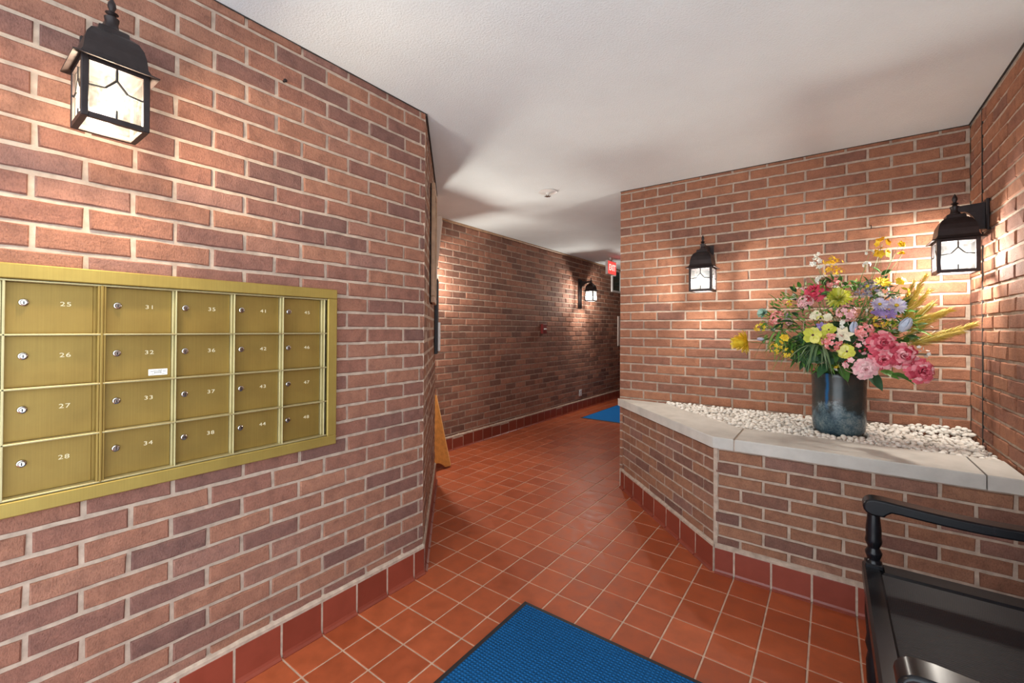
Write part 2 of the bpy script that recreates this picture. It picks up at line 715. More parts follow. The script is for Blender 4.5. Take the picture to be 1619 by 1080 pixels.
def base_run(parent, s0, s1, first, limit=300):
    k = 0
    rest = MB()
    s = first
    while s < s1:
        a, b = max(s0, s + .00425), min(s1, s + T - .00425)
        if b - a > .01:
            M = parent.matrix_basis
            c = project(M @ Vector(((a + b) / 2, 0, .06)))
            if k < limit and c and -60 < c[0] < 1680 and c[1] < 1180 and c[2] < 6.5:
                o = bpy.data.objects.new('tile', base_mesh)
                o.location = ((a + b) / 2, R.uniform(-.0006, .0006), 0)
                o.scale = ((b - a) / base_len, 1, 1)
                link(o, parent)
                k += 1
            else:
                rest.prism(BASE_PROF, a, b, 'x')
        s += T
    if rest.v:
        tag(rest.build('far_tiles', M_BASE, parent), kind='stuff')


def baseboard(name, origin, end, first=0.0, parent=None, wash=True):
    a, ang, length = wall_frame(origin, end)
    mb = MB().box(0, length, -.005, .0116, 0, .128)
    # mortar wash that slopes from the wall down to the top of the tiles
    mb.prism([(-.006, .126), (.011, .126), (.011, .1345), (.004, .141), (-.006, .146)], 0, length, 'x')
    o = mb.build(name, M_MORTAR, parent)
    o.location, o.rotation_euler = a, (0, 0, ang)
    if parent is None:
        o['kind'] = 'structure'
    o.matrix_basis = Matrix.LocRotScale(a, Matrix.Rotation(ang, 3, 'Z').to_quaternion(), None)
    base_run(o, 0, length, first)
    return o


baseboard('baseboard_left', (CX0, CY0), (CX0, YF), (CY0 % T) - T)
baseboard('baseboard_angled', (AX, AY), (CX0, CY0), 0)
baseboard('baseboard_hall', (XH, YE), (XH, -.4), (YE % T) - T)
baseboard('baseboard_right', (XR, YR), (XR, YP), (-YR) % T - T)
baseboard('baseboard_hall_right', (XB, YB + .2), (XB, YE), 0)

# ------------------------------------------------------------------ brick planter
planter = empty('brick_planter', (1.5, 1.3, 0), 0, 'low brick planter with a pale stone cap, angled at its end, beside the hallway', 'planter')
planter.location = (0, 0, 0)
PZ = .627


def planter_wall(name, origin, end, phase, lpitch, seed):
    a, ang, length = wall_frame(origin, end)
    o = MB().box(0, length, -.09 if name == 'front_wall' else -.03, -.0055, 0, PZ).build(name, M_MORTAR, planter)
    M = Matrix.LocRotScale(a, Matrix.Rotation(ang, 3, 'Z').to_quaternion(), None)
    o.matrix_basis = M
    brick_field(o, M, length, .143, PZ - .006, .590, .0625, phase, lpitch, M_BRICK, seed)


planter_wall('front_wall', (XR - .006, YP), (XP, YP), .031, .2024, 12)
DX, DY = XP + YP - (YB - .014), YB - .014
planter_wall('angled_wall', (XP, YP), (DX, DY), .005, .2075, 13)
MB().box(-.012, .012, -.012, .012, .14, PZ, .004).build('corner_mortar', M_MORTAR, planter).location = (XP + .001, YP + .012, 0)
baseboard('front_base', (XR - .006, YP), (XP, YP), (XR % T) - T - .006, planter)
baseboard('angled_base', (XP, YP), (DX, DY), 0, planter)
# three cap stones with open joints (plan polygons, 57 mm thick, rounded arris)
ov = .022
fy = YP - ov
c0 = Vector((XP, YP, 0))
q = ov * math.tan(PI / 8)
corner = (XP - q, fy)
tipx = XB - .045
tip = (tipx, (XP - q + fy) - tipx)
inner_y = 1.245
inner_c = (1.245, inner_y)
CAPS = [[corner, (1.262, fy), (1.262, inner_y), (1.238, inner_y), (.665, YB - .004), (tipx + .0, YB - .004), tip],
        [(1.268, fy), (2.118, fy), (2.118, inner_y), (1.268, inner_y)],
        [(2.122, fy), (XR - .008, fy), (XR - .008, inner_y), (2.122, inner_y)]]
# the first stone ends in a point just past the end of the back wall
CAPS[0][5] = (CAPS[0][0][0] + CAPS[0][0][1] - YB + .004, YB - .004)
CAPS[0].pop(6)
for poly in CAPS:
    cx = sum(a for a, b in poly) / len(poly)
    cy = sum(b for a, b in poly) / len(poly)
    mb = MB()
    n = len(poly)
    sh = [(a + (cx - a) * .006 * (1 if abs(a - cx) > .02 else 0), b + (cy - b) * .012) for a, b in poly]
    vs = [(a, b, PZ + .001) for a, b in poly] + [(a, b, .679) for a, b in poly] + [(a, b, .6835) for a, b in sh]
    fs = [tuple(range(n))[::-1], tuple(range(2 * n, 3 * n))]
    for k in range(n):
        k2 = (k + 1) % n
        fs += [(k, k2, n + k2, n + k), (n + k, n + k2, 2 * n + k2, 2 * n + k)]
    mb.add(vs, fs).build('cap_stone', M_STONE, planter)
MB().box(1.2615, 1.2685, fy + .004, inner_y, PZ + .001, .678).build('cap_joint', M_MORTAR, planter)
MB().prism([(1.24, inner_y), (XR - .008, inner_y), (XR - .008, YB - .008), (.67, YB - .006)], .60, .650).build('gravel_bed', M_SOIL, planter)

# ------------------------------------------------------------------ white pebbles
M_PEB = None


def pebble_mat():
    mt, nt, P, N, L = new_mat('white pebble')
    r = ramp(N, [(0, (.60, .55, .49)), (.4, (.74, .70, .64)), (.8, (.82, .79, .74)), (1, (.66, .62, .57))])
    L.new(rnd_value(N, L), r.inputs[0])
    n = noise(N, L, mapped(N, L, (1, 1, 1)), 60, 4)
    r1 = ramp(N, [(.3, (.85, .84, .82)), (.7, (1.05, 1.05, 1.05))])
    L.new(n.outputs[0], r1.inputs[0])
    L.new(mixc(N, L, 1, r.outputs[0], r1.outputs[0], 'MULTIPLY'), P.inputs['Base Color'])
    P.inputs['Roughness'].default_value = .8
    return mt


M_PEB = pebble_mat()
ICO = None


def pebble_shape(seed):
    r = random.Random(seed)
    t = (1 + 5 ** .5) / 2
    base = [Vector(v).normalized() for v in ((-1, t, 0), (1, t, 0), (-1, -t, 0), (1, -t, 0), (0, -1, t), (0, 1, t), (0, -1, -t),
                                             (0, 1, -t), (t, 0, -1), (t, 0, 1), (-t, 0, -1), (-t, 0, 1))]
    fs = [(0, 11, 5), (0, 5, 1), (0, 1, 7), (0, 7, 10), (0, 10, 11), (1, 5, 9), (5, 11, 4), (11, 10, 2), (10, 7, 6), (7, 1, 8),
          (3, 9, 4), (3, 4, 2), (3, 2, 6), (3, 6, 8), (3, 8, 9), (4, 9, 5), (2, 4, 11), (6, 2, 10), (8, 6, 7), (9, 8, 1)]
    vs = list(base)
    cache, out = {}, []

    def mid(i, j):
        k = (min(i, j), max(i, j))
        if k not in cache:
            cache[k] = len(vs)
            vs.append(((vs[i] + vs[j]) / 2).normalized())
        return cache[k]
    for a, b, c in fs:
        x, y, z = mid(a, b), mid(b, c), mid(c, a)
        out += [(a, x, z), (x, b, y), (z, y, c), (x, y, z)]
    sx, sy, sz = r.uniform(.85, 1.25), r.uniform(.75, 1.0), r.uniform(.55, .75)
    lump = [(Vector((r.gauss(0, 1), r.gauss(0, 1), r.gauss(0, 1))).normalized(), r.uniform(-.16, .16)) for _ in range(4)]
    res = []
    for v in vs:
        k = 1 + sum(a * max(0, v.dot(d)) for d, a in lump)
        res.append((v.x * sx * k, v.y * sy * k, v.z * sz * k))
    return res, out


PEB = [pebble_shape(k) for k in range(8)]
peb_mesh = [MB().add(*p).mesh('pebble', M_PEB, 'all') for p in PEB]
VASE = (1.683, 1.505)


def in_bed(x, y):
    if y < inner_y - .004 or y > YB - .014 or x > XR - .014:
        return False
    # diagonal inner edge from (1.24, inner_y) to (.665, YB)
    t = (y - inner_y) / (YB - inner_y)
    return x > 1.238 - t * .575 + .004


spots = []
rp = random.Random(5)
for layer in range(2):
    grid = {}
    tries = 0
    dmin = .0180 if layer == 0 else .0205
    while tries < 26000:
        tries += 1
        x, y = rp.uniform(.66, XR), rp.uniform(inner_y, YB)
        if not in_bed(x, y) or (x - VASE[0]) ** 2 + (y - VASE[1]) ** 2 < .128 ** 2:
            continue
        g = (int(x / dmin), int(y / dmin))
        if any((x - a) ** 2 + (y - b) ** 2 < dmin ** 2 for i in (-1, 0, 1) for j in (-1, 0, 1)
               for a, b in grid.get((g[0] + i, g[1] + j), ())):
            continue
        grid.setdefault(g, []).append((x, y))
        bank = max(0, (y - 1.62)) * .10 + (.02 if x > 2.0 and y > 1.70 else 0)
        z = (.664 if layer == 0 else .676) + rp.uniform(-.003, .004) + bank
        if layer == 1 and rp.random() < .25:
            continue
        spots.append((x, y, z, rp.uniform(.0095, .0148)))


def peb_rank(s):
    c = project(s[:3])
    if not c or c[0] > 1625 or s[2] < .671:
        return 99 + s[1]
    return c[2] - s[3] * 40


spots.sort(key=peb_rank)
restp = MB()
for n, (x, y, z, rad) in enumerate(spots):
    rot = (rp.uniform(-.5, .5), rp.uniform(-.5, .5), rp.uniform(0, 6.28))
    k = rp.randrange(8)
    if n < 300:
        o = bpy.data.objects.new('pebble', peb_mesh[k])
        o.location, o.rotation_euler, o.scale = (x, y, z), rot, (rad,) * 3
        link(o)
        tag(o, 'small rounded white pebble lying in the brick planter', 'pebble', 'white pebbles filling the planter')
    else:
        from mathutils import Euler
        restp.add(*PEB[k], Matrix.LocRotScale((x, y, z), Euler(rot), (rad,) * 3))
tag(restp.build('pebbles', M_PEB, None, 'all'), 'layer of white pebbles covering the planter bed behind the nearest ones', 'pebbles', kind='stuff')


# ------------------------------------------------------------------ lanterns
def lantern(loc, facing, reach, w, h, label, group='wall lanterns', plate='small', power=1.0, colour=LAMP_COLOUR):
    """loc = centre of the body's bottom; facing = angle of local +y (away from the wall); reach = centre to wall"""
    t = empty('wall_lantern', loc, facing - PI / 2, label, 'lantern', group)
    a = w / 2
    p = .0075 * w / .14
    fr = MB()
    for sx in (-1, 1):
        for sy in (-1, 1):
            x, y = sx * (a - p), sy * (a - p)
            fr.box(x - p, x + p, y - p, y + p, 0, h, .0015)
    for z in (p * .9, h - p * .9):
        for sg in (-1, 1):
            fr.box(-a + 2 * p, a - 2 * p, sg * (a - p) - p * .9, sg * (a - p) + p * .9, z - p * .9, z + p * .9)
            fr.box(sg * (a - p) - p * .9, sg * (a - p) + p * .9, -a + 2 * p, a - 2 * p, z - p * .9, z + p * .9)
    fr.build('frame', M_IRON, t)
    g = a - 2 * p
    pane_mb = MB().box(-g, g, -.001, .001, 2 * p * .9, h - 1.8 * p)
    pane_mesh = pane_mb.mesh('pane', M_GLASS)
    back_mesh = pane_mb.mesh('pane', M_GLASS_BACK)
    ld = MB()
    q = .0034
    zz = lambda f: 1.8 * p + f * (h - 3.6 * p)

    def bar(x0, f0, x1, f1):
        ld.tube([(x0 * g, 0, zz(f0)), (x1 * g, 0, zz(f1))], q * .8, 5)
    bar(0, 1, 0, .78)
    bar(0, .78, -.42, .56)
    bar(0, .78, .42, .56)
    bar(-.42, .56, -1, .53)
    bar(.42, .56, 1, .53)
    bar(0, 0, 0, .17)
    lead_mesh = ld.mesh('leading', M_LEAD)
    MB().box(-g, g, -g, g, .001, .003).build('bottom_pane', M_GLASS, t)
    for k in range(4):
        o = link(bpy.data.objects.new('pane', back_mesh if k == 2 else pane_mesh), t)
        o.rotation_euler = (0, 0, k * PI / 2)
        o.location = Matrix.Rotation(k * PI / 2, 3, 'Z') @ Vector((0, a - p, 0))
        l = link(bpy.data.objects.new('leading', lead_mesh), o)
        l.location = (0, .0016, 0)
    rf = MB()
    prof = [(.50, -.012), (.625, -.045), (.63, -.03), (.515, .035), (.475, .12), (.455, .32), (.42, .48), (.35, .62), (.27, .69), (.235, .71),
            (.225, .80), (.19, .83)]
    rf.lathe([(r * w, h + z * w) for r, z in prof], square=True)
    rf.build('roof', M_IRON, t, False)
    fn = MB()
    prof = [(.15, .81), (.15, .86), (.115, .90), (.10, 1.0), (.115, 1.06), (.12, 1.10), (.07, 1.12), (.055, 1.16), (.105, 1.20), (.05, 1.23), (.045, 1.27),
            (.07, 1.33), (.062, 1.40), (.03, 1.47), (.006, 1.52)]
    fn.lathe([(r * w, h + z * w) for r, z in prof], 14)
    fn.build('finial', M_IRON, t, True)
    # bracket: straight top bar, concave web below
    zt = h + 1.08 * w
    zb = h + .28 * w
    poly = [(-.05 * w, zt), (-reach + .008, zt + .05 * w), (-reach + .008, zb)]
    for k in range(9):
        an = (k / 8) * PI / 2
        poly.append((-reach + .035 * w / .14 + (reach - .035 * w / .14 - .02) * (1 - math.cos(an)), zb + (zt - .18 * w - zb) * math.sin(an)))
    poly.append((-.05 * w, zt - .17 * w))
    br = MB().prism(poly, -.085 * w, .085 * w, 'x')
    br.build('bracket', M_IRON, t)
    if plate == 'tall':
        pl = MB().box(-.055, .055, -reach, -reach + .014, -.10, .345, .004)
    else:
        pl = MB().box(-.24 * w, .24 * w, -reach, -reach + .012, zb - .06 * w, zt + .14 * w, .003)
    pl.build('wall_plate', M_IRON, t)
    bl = MB().lathe([(.004, .14), (.014, .145), (.016, .11), (.026, .085), (.030, .062), (.026, .04), (.014, .026), (.003, .022)][::-1], 14,
                    Matrix.Diagonal((w / .14, w / .14, h / .16, 1)))
    bl.build('bulb', M_BULB, t, True)
    lt = bpy.data.lights.new('lantern_light', 'POINT')
    lt.energy = LANTERN_W * power
    lt.color = colour
    lt.shadow_soft_size = .028
    lo = link(bpy.data.objects.new('lantern_light', lt), t)
    lo.location = (0, 0, h * .42)
    return t


lantern((.188, -1.153, 1.714), 0, .188, .126, .144, 'lit black wall lantern above the gold mailboxes', power=.9, colour=(1.0, .80, .56))
lantern((.966, 1.628, 1.476), -PI / 2, YB - 1.628, .142, .160, 'lit black wall lantern on the back brick wall, left of the flowers', power=.75)
lantern((2.128, 1.500, 1.500), PI, XR - 2.128, .146, .160, 'lit black wall lantern on the right wall in the planter corner', power=1.25)
lantern((XH + .19, 4.49, 1.645), 0, .19, .135, .16, 'lit wall lantern with a tall dark plate, far along the hall wall', plate='tall', power=1.9)
lantern((XH + .20, 1.19, 1.60), 0, .20, .14, .16, 'lit wall lantern on the hall wall just behind the angled wall', power=2.9)

# ------------------------------------------------------------------ mailboxes
mail = empty('mailbox_panel', (0, -1.0, 1.06), 0, 'gold recessed mailbox panel with numbered locking doors on the left brick wall', 'mailboxes')
mail.location = (0, 0, 0)
MY = [-1.4775, -1.310, -1.1385, -1.1245, -.9617, -.7985, -.6355, -.4735]     # door column limits, with the wide divider between
Z0, Z1 = .790, 1.336
FY0, FY1, FZ0, FZ1 = -1.66, -.421, .748, 1.378
fr = MB()
iy0, iy1 = -1.655 + .04, -.461
for (y0, y1, z0, z1) in ((FY0, FY1, Z1 + .004, FZ1), (FY0, FY1, FZ0, Z0 - .004), (iy1, FY1, Z0 - .004, Z1 + .004), (FY0, iy0, Z0 - .004, Z1 + .004)):
    fr.box(.0, .016, y0, y1, z0, z1, .0025)
fr.build('frame', M_BRASS_F, mail)
MB().box(-.09, -.016, iy0 - .002, iy1 + .002, Z0 - .006, Z1 + .006).build('housing', M_BRASS, mail)
rows = [Z0 + (Z1 - Z0) * k / 4 for k in range(5)]
for z in rows:
    MB().box(-.0155, .0115, iy0, iy1, z - .0026, z + .0026, .0012).build('horizontal_divider', M_BRASS_J, mail)
cols = [(-1.4775, -1.3120), (-1.3090, -1.1405), (-1.1235, -.9627), (-.9605, -.7995), (-.7973, -.6365), (-.6343, -.4745)]
for y0, y1 in ((-1.480, -1.4755), (-1.313, -1.308), (-1.1405, -1.1235), (-.9632, -.960), (-.800, -.7968), (-.637, -.6338), (-.4745, -.4705)):
    if y1 - y0 > .01:
        MB().box(-.0155, .011, y0, y0 + .005, Z0, Z1, .001).box(-.0155, .013, y0 + .0055, y1 - .0055, Z0, Z1, .001).box(
            -.0155, .011, y1 - .005, y1, Z0, Z1, .001).build('wide_divider', M_BRASS, mail)
    else:
        MB().box(-.0155, .0115, y0, y1, Z0, Z1, .001).build('vertical_divider', M_BRASS_J, mail)
        MB().box(-.0155, -.001, y0 - .0055, y0 - .0005, Z0, Z1, .001).build('door_jamb', M_BRASS_J, mail)
RX = Matrix.Rotation(PI / 2, 4, 'Y')
DOOR_X = -.0135      # the doors sit back in their openings
lock_mesh = MB().lathe([(.0098, -.001), (.0098, .004), (.0085, .0065), (.0066, .0072), (.0062, .010), (.0055, .0108)], 18, RX).mesh('lock', M_CHROME, True)
key_mesh = MB().box(.0095, .0112, -.0011, .0011, -.0042, .0032).mesh('keyway', M_KEYHOLE)
nums = {1: (25, 26, 27, 28), 2: (31, 32, 33, 34), 3: (35, 36, 37, 38), 4: (41, 42, 43, 44), 5: (45, 46, 47, 48)}
FACE_X = Matrix(((0, 0, 1), (1, 0, 0), (0, 1, 0))).to_4x4()      # text lying in the plane x = const, read from +x
for ci, (y0, y1) in enumerate(cols):
    for ri in range(4):
        za, zb = rows[3 - ri] + .0032, rows[4 - ri] - .0032
        d = MB().box(-.0035 + DOOR_X, .0018 + DOOR_X, y0 + .0006, y1 - .0065, za, zb, .0009).build('door', M_BRASS, mail)
        o = link(bpy.data.objects.new('lock', lock_mesh), d)
        o.location = (.0018 + DOOR_X, y0 + .027 + (0 if ci else .004), (za + zb) / 2 + .014)
        if ci == 1:
            o.location.y = y0 + .0325
        k = link(bpy.data.objects.new('keyway', key_mesh), d)
        k.location = o.location
        if ci in nums:
            n = nums[ci][ri]
            d['label'] = 'gold mailbox door numbered %d' % n
            me = text_mesh('number', str(n), .0165, M_CREAM, 1.3, .0003, 0, space=1.12)
            t = link(bpy.data.objects.new('number', me), d)
            t.matrix_basis = Matrix.Translation((.0022 + DOOR_X, y0 + (y1 - y0) * (.63 if ci > 1 else .645), (za + zb) / 2 + .013)) @ FACE_X
            if n == 32:
                pl = MB().box(.0018 + DOOR_X, .0026 + DOOR_X, y1 - .061, y1 - .0145, za + .008, za + .027, .0003).build('label_plate', M_WHITE, d)
                me = text_mesh('label_writing', 'U.S. MAIL', .0052, M_KEYHOLE, 1.0, .0001)
                t = link(bpy.data.objects.new('label_writing', me), d)
                t.matrix_basis = Matrix.Translation((.0028 + DOOR_X, y1 - .038, za + .0225)) @ FACE_X
                ln = MB()
                for yy, wd, z in ((-.038, .016, .0185), (-.038, .0155, .0155), (-.052, .008, .020), (-.022, .008, .020), (-.051, .006, .0115), (-.025, .006, .0115)):
                    ln.box(.0026 + DOOR_X, .00285 + DOOR_X, y1 + yy - wd / 2, y1 + yy + wd / 2, za + z - .0005, za + z + .0005)
                ln.box(.0026 + DOOR_X, .00285 + DOOR_X, y1 - .0465, y1 - .0459, za + .012, za + .0195).box(.0026 + DOOR_X, .00285 + DOOR_X, y1 - .0305, y1 - .0299, za + .012, za + .0195)
                ln.build('label_lines', M_KEYHOLE, d)

# ------------------------------------------------------------------ angled wall: framed board, shade, panel
aw, aang, alen = wall_frame((AX, AY), (CX0, CY0))


def on_angled(name, t, z, label, cat):
    """t = distance from the corner with the left wall; local y points out of the wall"""
    d = Vector((math.cos(aang), math.sin(aang), 0))
    p = aw + d * (alen - t)
    return empty(name, (p.x, p.y, z), aang, label, cat)


b = on_angled('notice_board', .60, 1.745, 'wood framed board hanging on the angled brick wall beside the hallway', 'board')
fr = MB()
for (x0, x1, z0, z1) in ((-.16, .16, .325, .365), (-.16, .16, -.365, -.325), (-.16, -.12, -.325, .325), (.12, .16, -.325, .325)):
    fr.box(x0, x1, .008, .030, z0, z1, .004)
fr.build('frame', M_WOODTRIM, b)
MB().box(-.121, .121, .010, .020, -.326, .326).build('board_panel', plain('pinboard', (.30, .25, .20), .9, nscale=30), b)
MB().box(-.155, .155, .003, .009, -.36, .36).build('shaded_gap', M_BLACKGAP, b)  # dark sheet painted in as the shade between frame and wall
M_SHADE = plain('beige shade', (.58, .46, .37), .7)
b = on_angled('wall_sconce', 1.08, 1.70, 'beige ribbed tapering wall sconce high on the angled wall beyond the framed board', 'sconce')
mb = MB()
for k in range(9):
    x0 = -.085 + k * .019
    mb.prism([(.003, .0), (.022, .0), (.056 - (k % 2) * .004, .345), (.003, .345)], x0, x0 + .0185, 'x')
mb.build('shade', M_SHADE, b)
MB().box(-.03, .03, .003, .020, -.11, .002, .003).build('bracket', M_WHITE, b)
b = on_angled('tall_notice_panel', 1.17, 1.03, 'tall narrow dark panel on the angled wall below the beige sconce', 'panel')
MB().box(-.09, .09, .003, .027, 0, .57, .003).build('panel', M_DARK, b)
MB().box(-.07, .07, .0272, .044, .02, .24, .003).build('paper_tray', M_WHITE, b)

# ------------------------------------------------------------------ hall: sign, sprinkler, alarm, outlet, window, mats
M_RED = emit_mat('lit red sign face', (1.0, .055, .045), 1.15)
M_SIGNLET = emit_mat('lit sign letters', (1.0, .42, .36), 1.25)
e = empty('exit_sign', (-1.018, 4.705, 2.15), 0, 'lit red exit sign hanging from the hallway ceiling', 'sign')
MB().box(-.020, .020, -.155, .155, -.105, .105, .004).build('housing', M_WHITE, e)
MB().box(.0202, .023, -.143, .143, -.092, .092, .001).build('sign_face', M_RED, e)
MB().box(-.012, .012, -.03, .03, .105, H - 2.15, .002).build('stem', M_WHITE, e)
me = text_mesh('lettering', 'EXIT', .125, M_SIGNLET, .92, .0004, .004)
link(bpy.data.objects.new('lettering', me), e).matrix_basis = Matrix.Translation((.0237, 0, 0)) @ FACE_X
s = empty('ceiling_sprinkler', (-.147, 1.476, H), 0, 'small white sprinkler head on the ceiling at the hallway entrance', 'sprinkler')
MB().lathe([(.072, -.001), (.074, -.004), (.060, -.009), (.030, -.011), (.014, -.013), (.010, -.020), (.006, -.021)][::-1], 24).build('escutcheon', M_WHITE, s, True)
fr = MB()
fr.tube([(.008, 0, -.018), (.013, 0, -.026), (.003, 0, -.034)], .0026, 6).tube([(-.008, 0, -.018), (-.013, 0, -.026), (-.003, 0, -.034)], .0026, 6)
fr.build('yoke', M_CHROME, s, True)
df = MB().lathe([(.004, -.033), (.006, -.035), (.019, -.0365), (.019, -.038)][::-1], 16)
for k in range(8):
    a = k * PI / 4
    df.box(.016, .027, -.004, .004, -.0382, -.0365, 0, Matrix.Rotation(a, 4, 'Z'))
df.build('deflector', M_CHROME, s)
M_ALARM = plain('dark red enamel', (.17, .018, .016), .4)
e = empty('fire_alarm_box', (XH, 3.43, 1.228), 0, 'small dark red alarm box on the hallway brick wall', 'alarm')
MB().box(.003, .045, -.048, .048, -.064, .064, .005).build('body', M_ALARM, e)
MB().box(.045, .056, -.030, .030, -.012, .006, .002).build('pull_handle', M_WHITE, e)
e = empty('wall_outlet', (XH, 4.518, .256), 0, 'pale socket plate low on the hallway brick wall', 'outlet')
MB().box(.003, .010, -.042, .042, -.050, .050, .002).build('plate', M_WHITE, e)
for dz in (-.024, .024):
    mb = MB().lathe([(.016, .0), (.016, .0025), (.013, .003)], 14, Matrix.Translation((.010, 0, dz)) @ RX)
    so = mb.build('socket', M_WHITE, e)
    MB().box(.0128, .0134, -.007, -.0045, dz - .004, dz + .006).box(.0128, .0134, .0045, .007, dz - .004, dz + .006).build('slot', M_KEYHOLE, so)
M_DGLASS = plain('dark green glass', (.012, .05, .042), .08)
w1 = MB()
for (y0, y1, z0, z1) in ((5.66, 6.42, 1.885, 1.915), (5.66, 6.42, 2.255, 2.285), (5.66, 5.70, 1.915, 2.255), (6.38, 6.42, 1.915, 2.255), (6.03, 6.05, 1.915, 2.255)):
    w1.box(XH - .002, XH + .025, y0, y1, z0, z1, .003)
w1 = w1.build('window_1', M_WHITE)
w1['kind'] = 'structure'
for y0, y1 in ((5.70, 6.03), (6.05, 6.38)):
    MB().box(XH + .003, XH + .010, y0, y1, 1.915, 2.255).build('pane', M_DGLASS, w1)
e = empty('hall_sign_plate', (XH, 5.99, .93), 0, 'tall pale plate on the hallway wall below the high window', 'plate')
MB().box(.003, .022, -.05, .05, 0, .537, .003).build('plate', plain('pale plate', (.62, .52, .46), .5), e)
for z in (.03, .507):
    MB().lathe([(.007, 0), (.006, .003), (.002, .004)], 10, Matrix.Translation((.022, 0, z)) @ RX).build('screw', M_CHROME, e)


# two small fixings left in the walls
tag(MB().lathe([(.0045, 0), (.0045, .010), (.007, .012), (.006, .015), (.001, .016)], 10, Matrix.Translation((.002, -.639, 2.141)) @ RX).build(
    'wall_screw', M_IRON), 'small black screw in the left brick wall near the ceiling', 'screw')
tag(MB().tube([(1.836, YB - .001, 1.830), (1.836, YB - .016, 1.830), (1.836, YB - .024, 1.822), (1.836, YB - .022, 1.812), (1.836, YB - .014, 1.810)],
              .0022, 6).build('wall_hook', M_IRON, None, True), 'small dark hook in the back brick wall above the flowers', 'hook')


def mat_mat(name, col, pitch):
    mt, nt, P, N, L = new_mat(name)
    waves = []
    for ax in ('X', 'Y'):
        wv = N.new('ShaderNodeTexWave')
        wv.bands_direction = ax
        wv.inputs['Scale'].default_value = .314 / pitch
        wv.inputs['Distortion'].default_value = 1.1
        wv.inputs['Detail'].default_value = 1
        L.new(mapped(N, L, (1, 1, 1)), wv.inputs['Vector'])
        waves.append(wv.outputs['Fac'])
    mu = N.new('ShaderNodeMath')
    mu.operation = 'MULTIPLY'
    L.new(waves[0], mu.inputs[0])
    L.new(waves[1], mu.inputs[1])
    n = noise(N, L, mapped(N, L, (1, 1, 1)), 300, 2)
    r = ramp(N, [(0, tuple(c * .72 for c in col)), (.6, tuple(c * 1.15 for c in col))])
    L.new(mu.outputs[0], r.inputs[0])
    r1 = ramp(N, [(.3, (.8, .8, .8)), (.7, (1.15, 1.15, 1.15))])
    L.new(n.outputs[0], r1.inputs[0])
    L.new(mixc(N, L, 1, r.outputs[0], r1.outputs[0], 'MULTIPLY'), P.inputs['Base Color'])
    P.inputs['Roughness'].default_value = .95
    P.inputs['Specular IOR Level'].default_value = .1
    bump(N, L, P, mu.outputs[0], .9, .005)
    return mt


M_MAT = mat_mat('blue carpet', (.010, .105, .30), .0135)
M_MAT_FAR = mat_mat('bright blue carpet', (.020, .20, .60), .0135)


def floor_mat(x0, x1, y0, y1, label, bw=.022, carpet=None):
    cx, cy = (x0 + x1) / 2, (y0 + y1) / 2
    hx, hy = (x1 - x0) / 2, (y1 - y0) / 2
    t = empty('floor_mat', (cx, cy, 0), 0, label, 'mat', 'blue floor mats')
    bo = MB()
    prof = [(0, .001), (.004, .004), (bw, .007), (bw + .004, .001)]
    ring = []
    for a, z in prof:
        ring.append([(-hx + a, -hy + a, z), (hx - a, -hy + a, z), (hx - a, hy - a, z), (-hx + a, hy - a, z)])
    vs = [v for r_ in ring for v in r_]
    fs = []
    for i in range(len(prof) - 1):
        for k in range(4):
            fs.append((i * 4 + k, i * 4 + (k + 1) % 4, i * 4 + 4 + (k + 1) % 4, i * 4 + 4 + k))
    bo.add(vs, fs).build('rubber_border', M_DARK, t)
    MB().box(-hx + bw, hx - bw, -hy + bw, hy - bw, .0008, .0085, .002).build('carpet', carpet or M_MAT, t)


floor_mat(.544, 1.46, -1.36, .182, 'blue waffle textured mat with a black edge, nearest on the lobby floor')
floor_mat(-1.13, -.22, 3.95, 5.78, 'bright blue mat with a black edge, far down the hallway', carpet=M_MAT_FAR)

# ------------------------------------------------------------------ folding wooden sign in the hall
M_PINE = plain('orange varnished wood', (.50, .20, .045), .4, nscale=26, namt=.22)
M_PINE_LIT = plain('lit wood edge', (.72, .42, .16), .5)  # lighter tone paints the light caught along the panel's edge
t = empty('folding_wooden_sign', (-1.25, 1.19, 0), 0, 'orange wooden folding floor sign standing behind the angled brick wall', 'sign board')
for sg in (1, -1):
    tilt = math.atan2(.185, .60)
    M = Matrix.Translation((0, 0, .615)) @ Matrix.Rotation(-sg * tilt, 4, 'Y')
    ln = .632
    poly = [(-.145, -ln), (-.09, -ln)] + [(-.09 + .18 * k / 8, -ln + .055 * math.sin(PI * k / 8)) for k in range(1, 8)] + [(.09, -ln), (.145, -ln), (.145, 0), (-.145, 0)]
    MB().prism(poly, -.007 + sg * .008, .007 + sg * .008, 'x', M).build('panel', M_PINE, t)
    MB().box(-.0075 + sg * .008, .0075 + sg * .008, .1455, .151, -ln, 0, .001, M).build('panel_edge', M_PINE_LIT, t)
for yy in (-.09, .09):
    MB().tube([(0, yy - .02, .618), (0, yy + .02, .618)], .006, 8).build('hinge', M_CHROME, t)

# ------------------------------------------------------------------ black bench
M_BLACK = plain('black gloss paint', (.007, .007, .009), .27, nscale=12, namt=.3, spec=.32)


def seat_mat():
    mt, nt, P, N, L = new_mat('black ribbed seat')
    P.inputs['Base Color'].default_value = (.010, .010, .013, 1)
    P.inputs['Roughness'].default_value = .45
    P.inputs['Specular IOR Level'].default_value = .3
    wv = N.new('ShaderNodeTexWave')
    wv.bands_direction = 'Y'
    wv.inputs['Scale'].default_value = 38
    wv.inputs['Distortion'].default_value = .8
    L.new(mapped(N, L, (1, 1, 1)), wv.inputs['Vector'])
    bump(N, L, P, wv.outputs['Fac'], .35, .003)
    return mt


